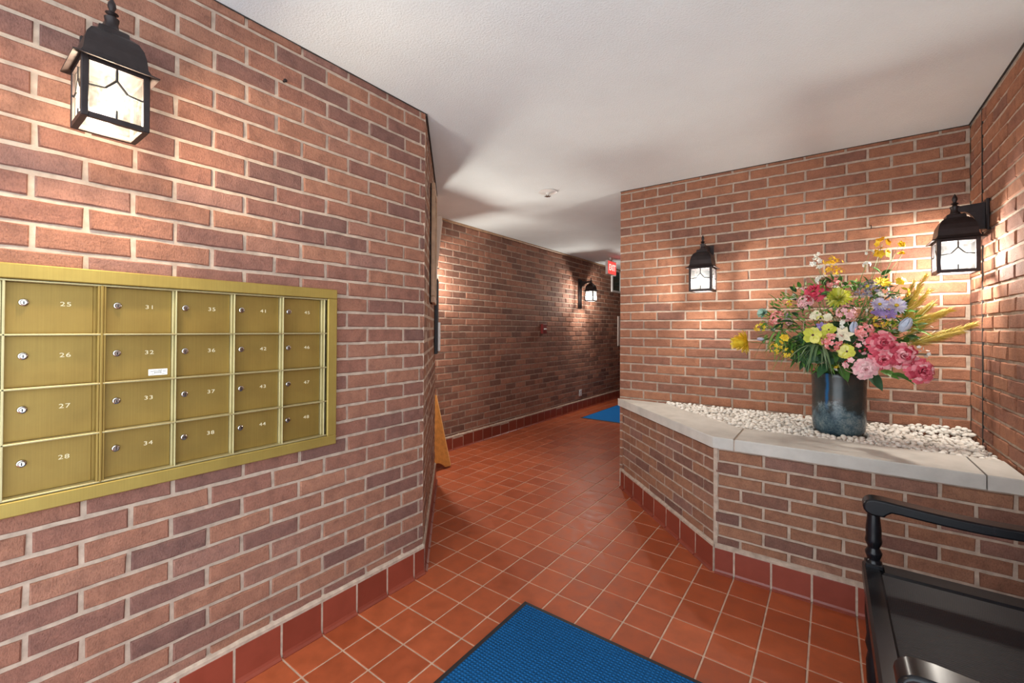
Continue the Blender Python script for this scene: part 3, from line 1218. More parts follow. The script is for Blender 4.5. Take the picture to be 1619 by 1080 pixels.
M_SEAT = seat_mat()
bench = empty('wooden_bench', (1.97, .04, 0), 0, 'black painted wooden bench with turned arm posts in front of the planter', 'bench')
BX0, BX1, BY0, BY1, SZ = -.235, .225, -.50, .485, .425     # local limits, seat height
MB().box(BX0 + .046, BX1 - .03, BY0 + .07, BY1 - .07, SZ - .022, SZ - .006, .003).build('seat', M_SEAT, bench)
MB().box(BX0, BX0 + .05, BY0, BY1, SZ - .055, SZ, .007).build('front_rail', M_BLACK, bench)
MB().box(BX1 - .034, BX1, BY0, BY1, SZ - .055, SZ, .006).build('back_rail', M_BLACK, bench)
for y0, y1 in ((BY0, BY0 + .075), (BY1 - .075, BY1)):
    MB().box(BX0 + .050, BX1 - .034, y0, y1, SZ - .055, SZ + .001, .007).build('side_rail', M_BLACK, bench)
for y in (BY0 + .03, BY1 - .03):
    for x, z1 in ((BX0 + .03, SZ - .054), (BX1 - .02, SZ - .054)):
        prof = [(.013, 0), (.019, .03), (.021, .10), (.016, .13), (.023, .16), (.019, .19), (.024, .26), (.023, z1)]
        MB().lathe(prof, 16, Matrix.Translation((x, y, 0))).build('leg', M_BLACK, bench, True)
for y in (BY0 + .03, BY1 - .03):
    MB().tube([(BX0 + .03, y, .13), (0, y, .13), (BX1 - .02, y, .13)], [.009, .013, .009], 10).build('stretcher', M_BLACK, bench, True)
    prof = [(.0215, 0), (.0215, .012), (.017, .018), (.0225, .034), (.0235, .042), (.0165, .056), (.0165, .060), (.0225, .074), (.0235, .082), (.021, .095),
            (.0215, .120), (.018, .155), (.0155, .205)]
    MB().box(BX0 + .006, BX0 + .054, y - .024, y + .024, SZ - .004, SZ + .012, .003).build('post_block', M_BLACK, bench)
    MB().lathe(prof, 18, Matrix.Translation((BX0 + .03, y, SZ + .004))).build('arm_post', M_BLACK, bench, True)
    # arm rest: side profile with a rounded scroll at the front, swept across its width
    top, n = [], 14
    z0 = SZ + .232
    pts = []
    for k in range(9):                                  # scroll end, front to under
        a = PI / 2 + PI * 1.02 * k / 8
        pts.append((BX0 + .030 + .030 * math.cos(a), z0 - .028 + .028 * math.sin(a)))
    pts += [(BX0 + .056, z0 - .055), (BX0 + .063, z0 - .046), (BX0 + .075, z0 - .037)]
    for k in range(1, n + 1):
        f = k / n
        pts.append((BX0 + .075 + (BX1 - .03 - BX0 - .075) * f, z0 - .036 - .014 * math.sin(f * PI * .8) + .004 * f))
    for k in range(n, -1, -1):
        f = k / n
        pts.append((BX0 + .055 + (BX1 - .03 - BX0 - .055) * f, z0 - .003 * f - .013 * math.sin(f * PI * .8)))
    wd = .031
    mb = MB()
    mb.prism(pts, y - wd, y + wd, 'y')
    ar = mb.build('arm', M_BLACK, bench, True)
    bv = ar.modifiers.new('soften', 'BEVEL')
    bv.width, bv.segments, bv.limit_method, bv.angle_limit = .006, 2, 'ANGLE', math.radians(50)
MB().box(BX1 - .034, BX1 - .004, BY0, BY1, .80, .87, .008).build('top_rail', M_BLACK, bench)
for k in range(9):
    y = BY0 + .03 + (BY1 - BY0 - .06) * k / 8
    MB().lathe([(.010, SZ - .004), (.014, .52), (.010, .60), (.013, .70), (.009, .802)], 12, Matrix.Translation((BX1 - .019, y, 0))).build(
        'spindle', M_BLACK, bench, True)

# ------------------------------------------------------------------ vase


def vase_mat():
    mt, nt, P, N, L = new_mat('dark teal glaze')
    tc = N.new('ShaderNodeTexCoord')
    sp = N.new('ShaderNodeSeparateXYZ')
    L.new(tc.outputs['Object'], sp.inputs[0])
    n = noise(N, L, tc.outputs['Object'], 11, 6, .7)
    n2 = noise(N, L, tc.outputs['Object'], 120, 3, .7)
    # grey-blue glaze pooled at the lower third with a ragged edge
    s = N.new('ShaderNodeMath')
    s.operation = 'MULTIPLY_ADD'
    L.new(n.outputs[0], s.inputs[0])
    s.inputs[1].default_value = -.26
    L.new(sp.outputs['Z'], s.inputs[2])
    r = ramp(N, [(0, (1, 1, 1)), (.028, (0, 0, 0))])
    L.new(s.outputs[0], r.inputs[0])
    top = ramp(N, [(.35, (.020, .030, .032)), (.55, (.035, .040, .038)), (.7, (.060, .036, .028))])
    L.new(n.outputs[0], top.inputs[0])
    low = ramp(N, [(.38, (.022, .050, .075)), (.54, (.070, .115, .135)), (.72, (.20, .235, .24))])
    mxn = N.new('ShaderNodeMath')
    L.new(n.outputs[0], mxn.inputs[0])
    sub = N.new('ShaderNodeMath')
    sub.operation = 'MULTIPLY_ADD'
    L.new(n2.outputs[0], sub.inputs[0])
    sub.inputs[1].default_value, sub.inputs[2].default_value = .5, -.25
    L.new(sub.outputs[0], mxn.inputs[1])
    L.new(mxn.outputs[0], low.inputs[0])
    c = mixc(N, L, r.outputs[0], top.outputs[0], low.outputs[0])
    # one narrow blue streak down the front
    ab = N.new('ShaderNodeMath')
    ab.operation = 'MULTIPLY_ADD'
    L.new(n.outputs[0], ab.inputs[0])
    ab.inputs[1].default_value = .02
    L.new(sp.outputs['X'], ab.inputs[2])
    b2 = N.new('ShaderNodeMath')
    b2.operation = 'ABSOLUTE'
    b1 = N.new('ShaderNodeMath')
    L.new(ab.outputs[0], b1.inputs[0])
    b1.inputs[1].default_value = .040
    L.new(b1.outputs[0], b2.inputs[0])
    rb = ramp(N, [(0.0, (1, 1, 1)), (.004, (.7, .7, .7)), (.009, (0, 0, 0))])
    L.new(b2.outputs[0], rb.inputs[0])
    hz = ramp(N, [(.13, (0, 0, 0)), (.2, (1, 1, 1))])
    L.new(sp.outputs['Z'], hz.inputs[0])
    fac = mixc(N, L, 1, rb.outputs[0], hz.outputs[0], 'MULTIPLY')
    c = mixc(N, L, fac, c, (.015, .11, .27))
    L.new(c, P.inputs['Base Color'])
    P.inputs['Roughness'].default_value = .22
    bump(N, L, P, n2.outputs[0], .15, .003)
    return mt


VZ = .668
vase = empty('flower_vase', (VASE[0], VASE[1], VZ), 0, 'dark teal glazed ceramic vase standing on the white pebbles', 'vase')
prof = [(.085, .0), (.103, .006), (.114, .03), (.1185, .07), (.119, .12), (.1185, .20), (.120, .27), (.122, .31), (.124, .326), (.120, .331), (.115, .325),
        (.112, .25), (.110, .10), (.09, .03)]
MB().lathe(prof, 40).build('body', vase_mat(), vase, 'all')
MB().lathe([(.106, .285), (.112, .29), (.06, .30), (.004, .305)], 24).build('foam', plain('florist foam', (.05, .07, .03), .95), vase)

# ------------------------------------------------------------------ flower arrangement


def petal_mat(name, stops, rough=.6, trans=True):
    mt, nt, P, N, L = new_mat(name)
    r = ramp(N, stops)
    L.new(rnd_value(N, L), r.inputs[0])
    n = noise(N, L, mapped(N, L, (1, 1, 1)), 55, 3)
    r1 = ramp(N, [(.3, (.82, .82, .82)), (.7, (1.1, 1.1, 1.1))])
    L.new(n.outputs[0], r1.inputs[0])
    L.new(mixc(N, L, 1, r.outputs[0], r1.outputs[0], 'MULTIPLY'), P.inputs['Base Color'])
    P.inputs['Roughness'].default_value = rough
    P.inputs['Specular IOR Level'].default_value = .3
    return mt


PM = {
    'rose': petal_mat('rose pink petals', [(0, (.42, .02, .05)), (.5, (.70, .12, .17)), (1, (.88, .46, .48))]),
    'deep': petal_mat('deep pink petals', [(0, (.55, .02, .06)), (1, (.75, .10, .16))]),
    'palepink': petal_mat('pale pink petals', [(0, (.78, .36, .40)), (1, (.86, .58, .58))]),
    'salmon': petal_mat('salmon pink petals', [(0, (.72, .16, .15)), (.6, (.82, .30, .28)), (1, (.86, .50, .48))]),
    'yellow': petal_mat('yellow petals', [(0, (.74, .48, .02)), (1, (.86, .68, .06))]),
    'gold': petal_mat('golden petals', [(0, (.72, .38, .01)), (1, (.84, .56, .02))]),
    'lime': petal_mat('yellow green petals', [(0, (.46, .50, .04)), (.6, (.66, .66, .10)), (1, (.78, .76, .26))]),
    'lilac': petal_mat('lilac petals', [(0, (.44, .40, .62)), (.6, (.66, .62, .78)), (1, (.82, .80, .86))]),
    'purple': petal_mat('purple petals', [(0, (.22, .14, .38)), (1, (.42, .32, .60))]),
    'lace': petal_mat('grey purple florets', [(0, (.10, .09, .20)), (.5, (.28, .26, .40)), (.8, (.48, .44, .52)), (1, (.34, .36, .16))]),
    'white': petal_mat('white petals', [(0, (.72, .72, .62)), (1, (.86, .86, .80))]),
    'blue': petal_mat('pale blue petals', [(0, (.34, .44, .62)), (1, (.66, .74, .84))]),
    'teal': petal_mat('pale teal petals', [(0, (.16, .36, .28)), (1, (.46, .62, .52))]),
    'cream': petal_mat('cream petals', [(0, (.74, .66, .42)), (1, (.84, .80, .60))]),
}
M_LEAF = [petal_mat('green leaf %d' % k, s_, .5) for k, s_ in enumerate((
    [(0, (.040, .125, .028)), (1, (.09, .22, .045))], [(0, (.09, .25, .04)), (1, (.19, .37, .07))],
    [(0, (.022, .075, .030)), (1, (.050, .14, .055))]))]
M_STRAP = petal_mat('grey green strap leaf', [(0, (.06, .12, .05)), (.6, (.13, .21, .09)), (1, (.24, .32, .18))], .5)
M_STEM = plain('green stem', (.10, .16, .04), .6)
M_PLUME = petal_mat('golden plume grass', [(0, (.36, .24, .03)), (.6, (.50, .37, .07)), (1, (.64, .54, .18))], .8)
M_CENTRE = plain('yellow flower centre', (.62, .42, .03), .8)
M_DARKC = plain('dark flower centre', (.10, .03, .04), .8)
rf = random.Random(21)


def patch(mb, fn, nu, nv, M=None):
    vs = [fn(-1 + 2 * i / nu, j / nv) for j in range(nv + 1) for i in range(nu + 1)]
    fs = [(j * (nu + 1) + i, j * (nu + 1) + i + 1, (j + 1) * (nu + 1) + i + 1, (j + 1) * (nu + 1) + i) for j in range(nv) for i in range(nu)]
    mb.add(vs, fs, M)


def flat_petal(mb, a, length, width, lift, r0=0.0, cup=.15, nv=3, tip=.25):
    """petal lying outwards at angle a; lift = rise at its tip"""
    def fn(u, v):
        wv = width * (math.sin(PI * min(1, .12 + v * (1 - tip * .5))) ** .7 if v < 1 else tip)
        x = r0 + length * v
        y = u * wv / 2
        z = lift * v + cup * abs(u) ** 2 * width - .25 * length * v ** 3 * cup
        return (x * math.cos(a) - y * math.sin(a), x * math.sin(a) + y * math.cos(a), z)
    patch(mb, fn, 2, nv)


def rose(r_, rr):
    mb = MB()
    rings = ((3, .10, .86, 1.0), (4, .24, .92, .95), (5, .42, .86, .85), (6, .62, .70, .75), (7, .84, .48, .70), (8, 1.06, .20, .68))
    for k, (n, rad, hgt, wd) in enumerate(rings):
        for i in range(n):
            a0 = 2 * PI * (i + .5 * (k % 2) + rr.uniform(-.12, .12)) / n + k
            half = PI / n * 1.12
            wob = rr.uniform(0, 6.28)
            h2, r2 = hgt * rr.uniform(.9, 1.1), rad * rr.uniform(.92, 1.08)

            def fn(u, v):
                a = a0 + u * half * (.55 + .45 * math.sin(PI * min(1, v * .62 + .2)))
                rho = r_ * (.04 + (r2 - .04) * v ** .75 * (1 + .14 * v ** 5))
                z = r_ * (h2 * (1 - (1 - v) ** 1.6) - .16 * v ** 6 - .10 * abs(u) ** 3 * v - (.25 * v ** 2 if k > 4 else .08 * v ** 4)) + rr.uniform(-.012, .012) * r_ + r_ * .11 * v * v * math.sin(3.6 * u + wob)
                rho *= 1 + .05 * v * math.sin(4 * u + wob * 2)
                return (rho * math.cos(a), rho * math.sin(a), z)
            patch(mb, fn, 4, 4)
    return mb


def daisy(r_, n, rr, layers=1, lift=.12):
    mb = MB()
    for l in range(layers):
        for i in range(n):
            flat_petal(mb, 2 * PI * (i + .5 * l + rr.uniform(-.2, .2)) / n, r_ * (.85 - .17 * l) * rr.uniform(.9, 1.08), r_ * 5.2 / n,
                       r_ * (lift + .32 * l + rr.uniform(-.06, .06)), r_ * .14, .2)
    return mb


def pansy(r_, rr, n=5, point=.5):
    mb = MB()
    for i in range(n):
        flat_petal(mb, 2 * PI * (i + rr.uniform(-.06, .06)) / n, r_ * rr.uniform(.88, 1.05), r_ * (1.05 if n < 6 else .6), r_ * rr.uniform(.02, .30), r_ * .05,
                   .16, 4, point)
    return mb


def cluster(r_, n, fl, rr, petals=5, flat=.8, spread=1.0):
    mb = MB()
    for i in range(n):
        ph = math.acos(1 - rr.random() * 1.15 * spread)
        th = rr.uniform(0, 2 * PI)
        d = Vector((math.sin(ph) * math.cos(th), math.sin(ph) * math.sin(th), math.cos(ph)))
        p = Vector((d.x * r_, d.y * r_, d.z * r_ * flat)) * rr.uniform(.78, 1.05)
        M = Matrix.Translation(p) @ d.to_track_quat('Z', 'Y').to_matrix().to_4x4() @ Matrix.Rotation(rr.uniform(0, 6), 4, 'Z')
        s = fl * rr.uniform(.8, 1.2)
        for k in range(petals):
            a = 2 * PI * k / petals
            c, s_ = math.cos(a), math.sin(a)
            q = [(0, 0, 0), (.55, -.40, .12), (1, 0, .2), (.55, .40, .12)]
            mb.add([((x * c - y * s_) * s, (x * s_ + y * c) * s, z * s) for x, y, z in q], [(0, 1, 2, 3)], M)
    return mb


def tulip(r_, rr):
    mb = MB()
    for i in range(6):
        a0 = 2 * PI * i / 6

        def fn(u, v):
            a = a0 + u * .62 * (1 - .5 * v)
            rho = r_ * (.62 * math.sin(PI * (.15 + .72 * v)) + .04) * (1.0 if i % 2 else .9)
            return (rho * math.cos(a), rho * math.sin(a), r_ * 2.0 * v - r_ * .5)
        patch(mb, fn, 3, 5)
    return mb


def face_matrix(p, d, spin):
    return Matrix.Translation(p) @ Vector(d).normalized().to_track_quat('Z', 'Y').to_matrix().to_4x4() @ Matrix.Rotation(spin, 4, 'Z')


arr = empty('flower_arrangement', (VASE[0], VASE[1], 1.0), 0, 'large silk bouquet of pink, yellow and lilac flowers with golden plumes in the vase', 'flowers')
AW = Matrix.Translation(arr.location)
AI = AW.inverted()
HEART = Vector((1.70, 1.47, 1.13))


def put(name, mb, mat, p, d=None, spin=None, label=None, stem=True, smooth=True, sr=.0022, child=None):
    p = Vector(p)
    if d is None:
        d = (p - HEART).normalized() * .8 + Vector((-.04, -.75, .12))
    M = AI @ face_matrix(p, d, rf.uniform(0, 6) if spin is None else spin)
    o = mb.build(name, mat, arr, 'all' if smooth else False)
    o.matrix_basis = M
    if label:
        o['label'] = label
    if child:
        child[0].build(child[1], child[2], o, 'all')
    if stem:
        base = Vector((VASE[0] + rf.uniform(-.06, .06), VASE[1] + rf.uniform(-.06, .06), .975))
        mid = base.lerp(p, .45) + Vector((0, 0, .05))
        inv = (AW @ M).inverted()
        MB().tube([inv @ base, inv @ mid, inv @ (mid.lerp(p, .55) + Vector((0, 0, .012))), Vector((0, 0, -.001))], [sr * 1.2, sr, sr, sr * .8], 5).build(
            'stem', M_STEM, o, True)
    return o


def centre_dome(r_, z=.0, flat=.5):
    return MB().lathe([(r_, z), (r_ * .85, z + r_ * flat * .6), (r_ * .5, z + r_ * flat * .95), (r_ * .05, z + r_ * flat)], 10)


FLOWERS = [
    ('yellow_daisy',1.262,1.420,1.157,0.0590),
    ('yellow_cluster',1.327,1.440,1.238,0.0329),
    ('teal_rosette',1.338,1.460,1.319,0.0330),
    ('pink_hydrangea',1.410,1.400,1.291,0.0424),
    ('lilac_small',1.461,1.440,1.300,0.0212),
    ('white_small',1.481,1.500,1.409,0.0216),
    ('pink_rose_deep',1.583,1.420,1.428,0.0511),
    ('pale_pink_cluster',1.540,1.360,1.375,0.0405),
    ('salmon_cluster',1.662,1.460,1.466,0.0407),
    ('green_mum',1.680,1.360,1.385,0.0586),
    ('pansy',1.578,1.220,1.200,0.0413),
    ('pansy',1.614,1.220,1.183,0.0346),
    ('pansy',1.641,1.240,1.227,0.0315),
    ('pink_hydrangea',1.658,1.200,1.169,0.0462),
    ('purple_small',1.611,1.260,1.243,0.0256),
    ('yellow_small',1.451,1.300,1.176,0.0270),
    ('yellow_cluster',1.418,1.300,1.127,0.0341),
    ('yellow_cluster',1.467,1.280,1.106,0.0301),
    ('lily_bud',1.341,1.380,1.173,0.0250),
    ('cream_petals',1.697,1.220,1.202,0.0369),
    ('green_orchid',1.703,1.200,1.125,0.0335),
    ('white_small',1.693,1.260,1.252,0.0250),
    ('green_small',1.585,1.340,1.299,0.0265),
    ('green_small',1.634,1.320,1.287,0.0227),
    ('pink_cluster',1.711,1.300,1.307,0.0442),
    ('purple_lace',1.829,1.460,1.431,0.0649),
    ('purple_lace',1.776,1.460,1.422,0.0428),
    ('yellow_daisy_s',1.856,1.460,1.464,0.0386),
    ('yellow_orchid',1.928,1.500,1.466,0.0288),
    ('yellow_orchid',1.935,1.480,1.416,0.0286),
    ('lilac_daisy',1.897,1.340,1.341,0.0456),
    ('lilac_daisy',1.836,1.320,1.348,0.0369),
    ('purple_petals',1.835,1.300,1.305,0.0335),
    ('purple_petals',1.873,1.300,1.301,0.0271),
    ('blue_tulip',1.735,1.220,1.227,0.0304),
    ('blue_tulip',1.917,1.280,1.238,0.0384),
    ('salmon_cluster',1.774,1.180,1.220,0.0414),
    ('yellow_cluster',1.837,1.260,1.266,0.0300),
    ('pink_white',1.763,1.180,1.148,0.0386),
    ('rose',1.835,1.160,1.167,0.0490),
    ('rose',1.834,1.140,1.095,0.0429),
    ('rose',1.900,1.160,1.113,0.0508),
    ('rose',1.965,1.180,1.050,0.0475),
    ('rose_pale',1.774,1.120,1.050,0.0404),
    ('pink_white',1.730,1.140,1.073,0.0383),
    ('green_orchid',1.709,1.160,1.126,0.0329),
    ('yellow_orchid_t',1.861,1.500,1.667,0.0359),
    ('yellow_orchid_t',1.858,1.500,1.618,0.0359),
    ('yellow_orchid_t',1.923,1.500,1.650,0.0257),
    ('yellow_orchid_t',1.935,1.500,1.603,0.0192),
    ('white_sprig',1.810,1.480,1.623,0.0197),
    ('white_sprig',1.798,1.480,1.563,0.0198),
    ('white_sprig',1.588,1.500,1.636,0.0175),
    ('white_sprig',1.581,1.500,1.600,0.0316),
    ('white_sprig',1.604,1.500,1.562,0.0209),
    ('white_sprig',1.605,1.480,1.495,0.0277),
    ('yellow_sprig',1.643,1.500,1.599,0.0311),
    ('yellow_sprig',1.672,1.500,1.580,0.0309),
    ('yellow_sprig',1.647,1.480,1.536,0.0308),
    ('yellow_sprig',1.681,1.480,1.530,0.0272),
    ('white_tiny',2.009,1.300,1.232,0.0174),
    ('white_tiny',1.966,1.250,1.145,0.0172),
    ('white_tiny',1.993,1.250,1.123,0.0171),
]
for kind, x, y, z, r_ in FLOWERS:
    p = (x, y - .035, z)
    if kind == 'yellow_daisy':
        put('daisy', daisy(r_ * 1.2, 26, rf, 4, .2), PM['yellow'], p, (-.85, -.35, -.12), label='large yellow daisy at the edge of the bouquet',
            child=(centre_dome(r_ * .26, r_ * .3), 'flower_centre', M_CENTRE))
    elif kind == 'yellow_daisy_s':
        put('daisy', daisy(r_, 12, rf, 1, .15), PM['yellow'], p, label='small yellow daisy', child=(centre_dome(r_ * .22, r_ * .06), 'flower_centre', M_CENTRE))
    elif kind == 'lilac_daisy':
        put('daisy', daisy(r_, 18, rf, 2, .1), PM['lilac'], p, label='pale lilac daisy', child=(centre_dome(r_ * .2, r_ * .2), 'flower_centre', M_CENTRE))
    elif kind == 'green_mum':
        put('chrysanthemum', daisy(r_, 20, rf, 4, .0), PM['lime'], p, label='yellow green chrysanthemum')
    elif kind in ('rose', 'pink_rose_deep', 'rose_pale'):
        put('rose', rose(r_ * .98, rf), PM[{'rose': 'rose', 'pink_rose_deep': 'deep', 'rose_pale': 'palepink'}[kind]], p,
            label={'rose': 'pink rose', 'pink_rose_deep': 'deep pink rose', 'rose_pale': 'pale pink rose'}[kind])
    elif kind in ('pansy', 'green_orchid'):
        put('pansy', pansy(r_, rf), PM['lime'], p, label='yellow green pansy', child=(centre_dome(r_ * .16, r_ * .03), 'flower_centre', M_DARKC))
    elif kind in ('pink_hydrangea', 'salmon_cluster'):
        put('hydrangea', cluster(r_ * .95, 46, r_ * .26, rf), PM['salmon'], p, label='salmon pink hydrangea head', smooth=False)
    elif kind in ('pale_pink_cluster', 'pink_cluster'):
        put('hydrangea', cluster(r_ * .95, 42, r_ * .27, rf), PM['palepink'], p, label='pale pink hydrangea head', smooth=False)
    elif kind == 'pink_white':
        put('blossom_cluster', cluster(r_, 13, r_ * .36, rf, 5), PM['palepink'], p, label='cluster of small pale pink blossoms', smooth=False,
            child=(cluster(r_ * .8, 16, r_ * .16, rf, 4), 'bud', PM['deep']))
    elif kind == 'purple_lace':
        put('lace_flower', cluster(r_ * 1.05, 120, r_ * .12, rf, 4, .6), PM['lace'], p, label='grey purple lace flower head', smooth=False)
    elif kind in ('purple_petals', 'purple_small', 'lilac_small'):
        put('lilac_blossom', pansy(r_, rf, 6, .3), PM['purple' if kind != 'lilac_small' else 'lilac'], p, label='purple blossom')
    elif kind == 'blue_tulip':
        put('tulip', tulip(r_ * .9, rf), PM['blue'], p, ((x - HEART.x) * 2, -.35, .9), label='pale blue tulip bud')
    elif kind == 'lily_bud':
        put('tulip', tulip(r_ * .7, rf), PM['lilac'], p, (-.9, -.4, .1), label='pale lilac bud')
    elif kind == 'teal_rosette':
        put('rosette', daisy(r_, 9, rf, 3, .1), PM['teal'], p, label='pale teal rosette')
    elif kind == 'cream_petals':
        put('lily', pansy(r_ * 1.1, rf, 6, .1), PM['cream'], p, label='cream lily')
    elif kind in ('white_small', 'white_sprig', 'white_tiny'):
        put('white_blossom', cluster(r_ * .9, 7 if kind != 'white_tiny' else 3, r_ * .5, rf, 5, .8, .9), PM['white'], p, label='small white blossoms', smooth=False, sr=.0012)
    elif kind == 'green_small':
        put('green_blossom', pansy(r_, rf), PM['cream'], p, label='small pale green blossom')
    elif kind in ('yellow_orchid', 'yellow_orchid_t', 'yellow_small'):
        put('yellow_orchid', cluster(r_ * .8, 6, r_ * .62, rf, 5, .8, .8), PM['gold' if kind == 'yellow_orchid_t' else 'yellow'], p, label='yellow orchid blossoms', smooth=False, sr=.0014)
    else:
        put('yellow_sprig', cluster(r_, 15, r_ * .32, rf, 4, .9), PM['yellow' if kind == 'yellow_cluster' else 'gold'], p, label='sprig of small yellow flowers',
            smooth=False, sr=.0014)

# golden plume grasses
for pts, fat in (
        ([(1.94, 1.45, 1.297), (1.969, 1.47, 1.392), (2.026, 1.5, 1.493)], .030),
        ([(1.942, 1.42, 1.239), (2.007, 1.44, 1.289), (2.11, 1.48, 1.327)], .032),
        ([(1.948, 1.38, 1.168), (2.055, 1.42, 1.205), (2.19, 1.48, 1.257)], .034),
        ([(1.929, 1.45, 1.268), (1.983, 1.5, 1.342), (2.039, 1.52, 1.421)], .034),
        ([(1.93, 1.46, 1.312), (1.948, 1.48, 1.371), (1.985, 1.52, 1.468)], .028),
        ([(1.94, 1.40, 1.196), (2.018, 1.44, 1.268), (2.083, 1.47, 1.307)], .032),
        ([(1.935, 1.46, 1.290), (1.962, 1.50, 1.360), (2.005, 1.53, 1.430)], .038),
        ([(1.935, 1.43, 1.230), (1.985, 1.47, 1.300), (2.045, 1.50, 1.352)], .038),
        ([(1.952, 1.37, 1.160), (2.050, 1.40, 1.190), (2.140, 1.45, 1.222)], .034)):
    P0, P1, P2 = [AI @ Vector(q_) for q_ in pts]
    cv = lambda f: P0 * (1 - f) ** 2 + P1 * 2 * f * (1 - f) + P2 * f * f
    mb = MB()
    for k in range(420):
        f = rf.random() ** .9
        p = cv(f)
        tan = (cv(min(1, f + .05)) - cv(max(0, f - .05))).normalized()
        side = Vector((rf.gauss(0, 1), rf.gauss(0, 1), rf.gauss(0, 1) - .25))
        side = (side - tan * side.dot(tan)).normalized()
        ln_ = fat * (1.25 - .65 * f) * rf.uniform(.7, 1.2)
        tip_ = p + (tan * 1.25 + side * .62).normalized() * ln_ * 1.5 + Vector((0, 0, -.15 * ln_))
        w_ = tan.cross(side).normalized() * .0011
        mid_ = p.lerp(tip_, .5) + side * ln_ * .12
        mb.add([p - w_, p + w_, mid_ + w_ * .9, mid_ - w_ * .9, tip_], [(0, 1, 2, 3), (3, 2, 4)])
    o = mb.build('plume', M_PLUME, arr)
    o['label'] = 'golden feathery plume of grass'
    st = Vector((VASE[0] + .04, VASE[1], .98))
    MB().tube([AI @ st, (AI @ st).lerp(P0, .6) + Vector((0, 0, .03)), P0, cv(.5), cv(.97)], [.0022, .002, .0016, .0012, .0006], 5).build('stem', M_PLUME, o, True)

# thin bare stalks
mb = MB()
for a, b in (((1.94, 1.35, 1.204), (2.162, 1.5, 1.285)), ((1.945, 1.35, 1.232), (2.067, 1.5, 1.379)), ((1.97, 1.3, 1.083), (2.106, 1.4, 1.107)),
             ((1.42, 1.40, 1.15), (1.30, 1.36, 1.08)), ((1.50, 1.45, 1.36), (1.43, 1.45, 1.44)), ((1.60, 1.48, 1.45), (1.53, 1.5, 1.50)),
             ((1.86, 1.48, 1.45), (1.852, 1.5, 1.74)), ((1.90, 1.48, 1.45), (1.958, 1.5, 1.72)), ((1.44, 1.34, 1.12), (1.36, 1.30, 1.06))):
    a, b = AI @ Vector(a), AI @ Vector(b)
    s0 = AI @ Vector((VASE[0], VASE[1], .99))
    mb.tube([s0, s0.lerp(a, .6) + Vector((0, 0, .02)), a, b], [.0018, .0014, .001, .0006], 4)
mb.build('thin_stalk', M_STEM, arr)['kind'] = 'stuff'

# leaves: single leaf shapes shared by many leaf objects
def leaf_mesh(name, mat, length, width, fold, droop):
    mb = MB()

    def fn(u, v):
        wv = width * math.sin(PI * min(1, .06 + .94 * v)) ** .8 * (1 - .25 * v)
        return (length * v, u * wv / 2, abs(u) * wv * fold - droop * length * v * v)
    patch(mb, fn, 2, 6)
    return mb.mesh(name, mat, 'all')


LEAVES = [leaf_mesh('leaf', M_LEAF[0], .075, .040, .25, .25), leaf_mesh('leaf', M_LEAF[1], .062, .034, .25, .3),
          leaf_mesh('leaf', M_LEAF[2], .085, .046, .2, .35), leaf_mesh('leaf', M_LEAF[0], .095, .020, .3, .3), leaf_mesh('leaf', M_LEAF[1], .11, .015, .3, .45)]


def put_leaf(p, d, k, s=1.0):
    d = Vector(d).normalized()
    q = d.to_track_quat('X', 'Z') @ Matrix.Rotation(rf.uniform(-.8, .8), 3, 'X').to_quaternion()
    o = link(bpy.data.objects.new('leaf', LEAVES[k]), arr)
    o.matrix_basis = AI @ Matrix.LocRotScale(Vector(p), q, (s,) * 3)


def bouquet_point():
    """a point near the front surface of the bouquet, and its outward direction"""
    while True:
        u, v = rf.uniform(-1, 1), rf.uniform(-1, 1)
        q_ = u * u + v * v
        if q_ > 1 or (v < -.55 and abs(u) > .55):
            continue
        x, z = 1.665 + .33 * u, 1.245 + .25 * v
        y = 1.50 - .25 * math.sqrt(1 - q_) * rf.uniform(.15, .78)
        if z < 1.05 and (x < 1.56 or x > 1.98):
            continue
        return Vector((x, y, z)), Vector((u, -.55, v + .1))


for k in range(262):
    p, d = bouquet_point()
    put_leaf(p, d + Vector((rf.gauss(0, .5), rf.gauss(-.1, .3), rf.gauss(-.05, .5))), rf.choice((0, 0, 1, 1, 2, 2, 3, 3, 4)), rf.uniform(.5, .85))
mb = MB()
for k in range(950):
    p, d = bouquet_point()
    p.y -= rf.uniform(0, .07)
    p = AI @ p
    d = (d + Vector((rf.gauss(0, .6), rf.gauss(0, .4), rf.gauss(0, .6)))).normalized()
    ln_, w_ = rf.uniform(.018, .045), rf.uniform(.005, .012)
    sd = d.cross(Vector((rf.gauss(0, 1), rf.gauss(0, 1), rf.gauss(0, 1)))).normalized() * w_ / 2
    mb.add([p, p + d * ln_ * .45 - sd, p + d * ln_, p + d * ln_ * .45 + sd], [(0, 1, 2, 3)])
o = mb.build('small_foliage', M_LEAF[1], arr)
o['kind'] = 'stuff'
for k in range(26):
    p, d = bouquet_point()
    p += Vector((0, -.045, 0))
    nm, mt_, lb = (('white_blossom', 'white', 'small white blossoms'), ('blossom_cluster', 'palepink', 'small pale pink blossoms'),
                   ('yellow_sprig', 'yellow', 'small yellow blossoms'), ('green_blossom', 'lime', 'small yellow green blossoms'))[k % 4]
    put(nm, cluster(rf.uniform(.012, .020), rf.randrange(5, 10), .0085, rf, 5), PM[mt_], p, label=lb, smooth=False, sr=.001)
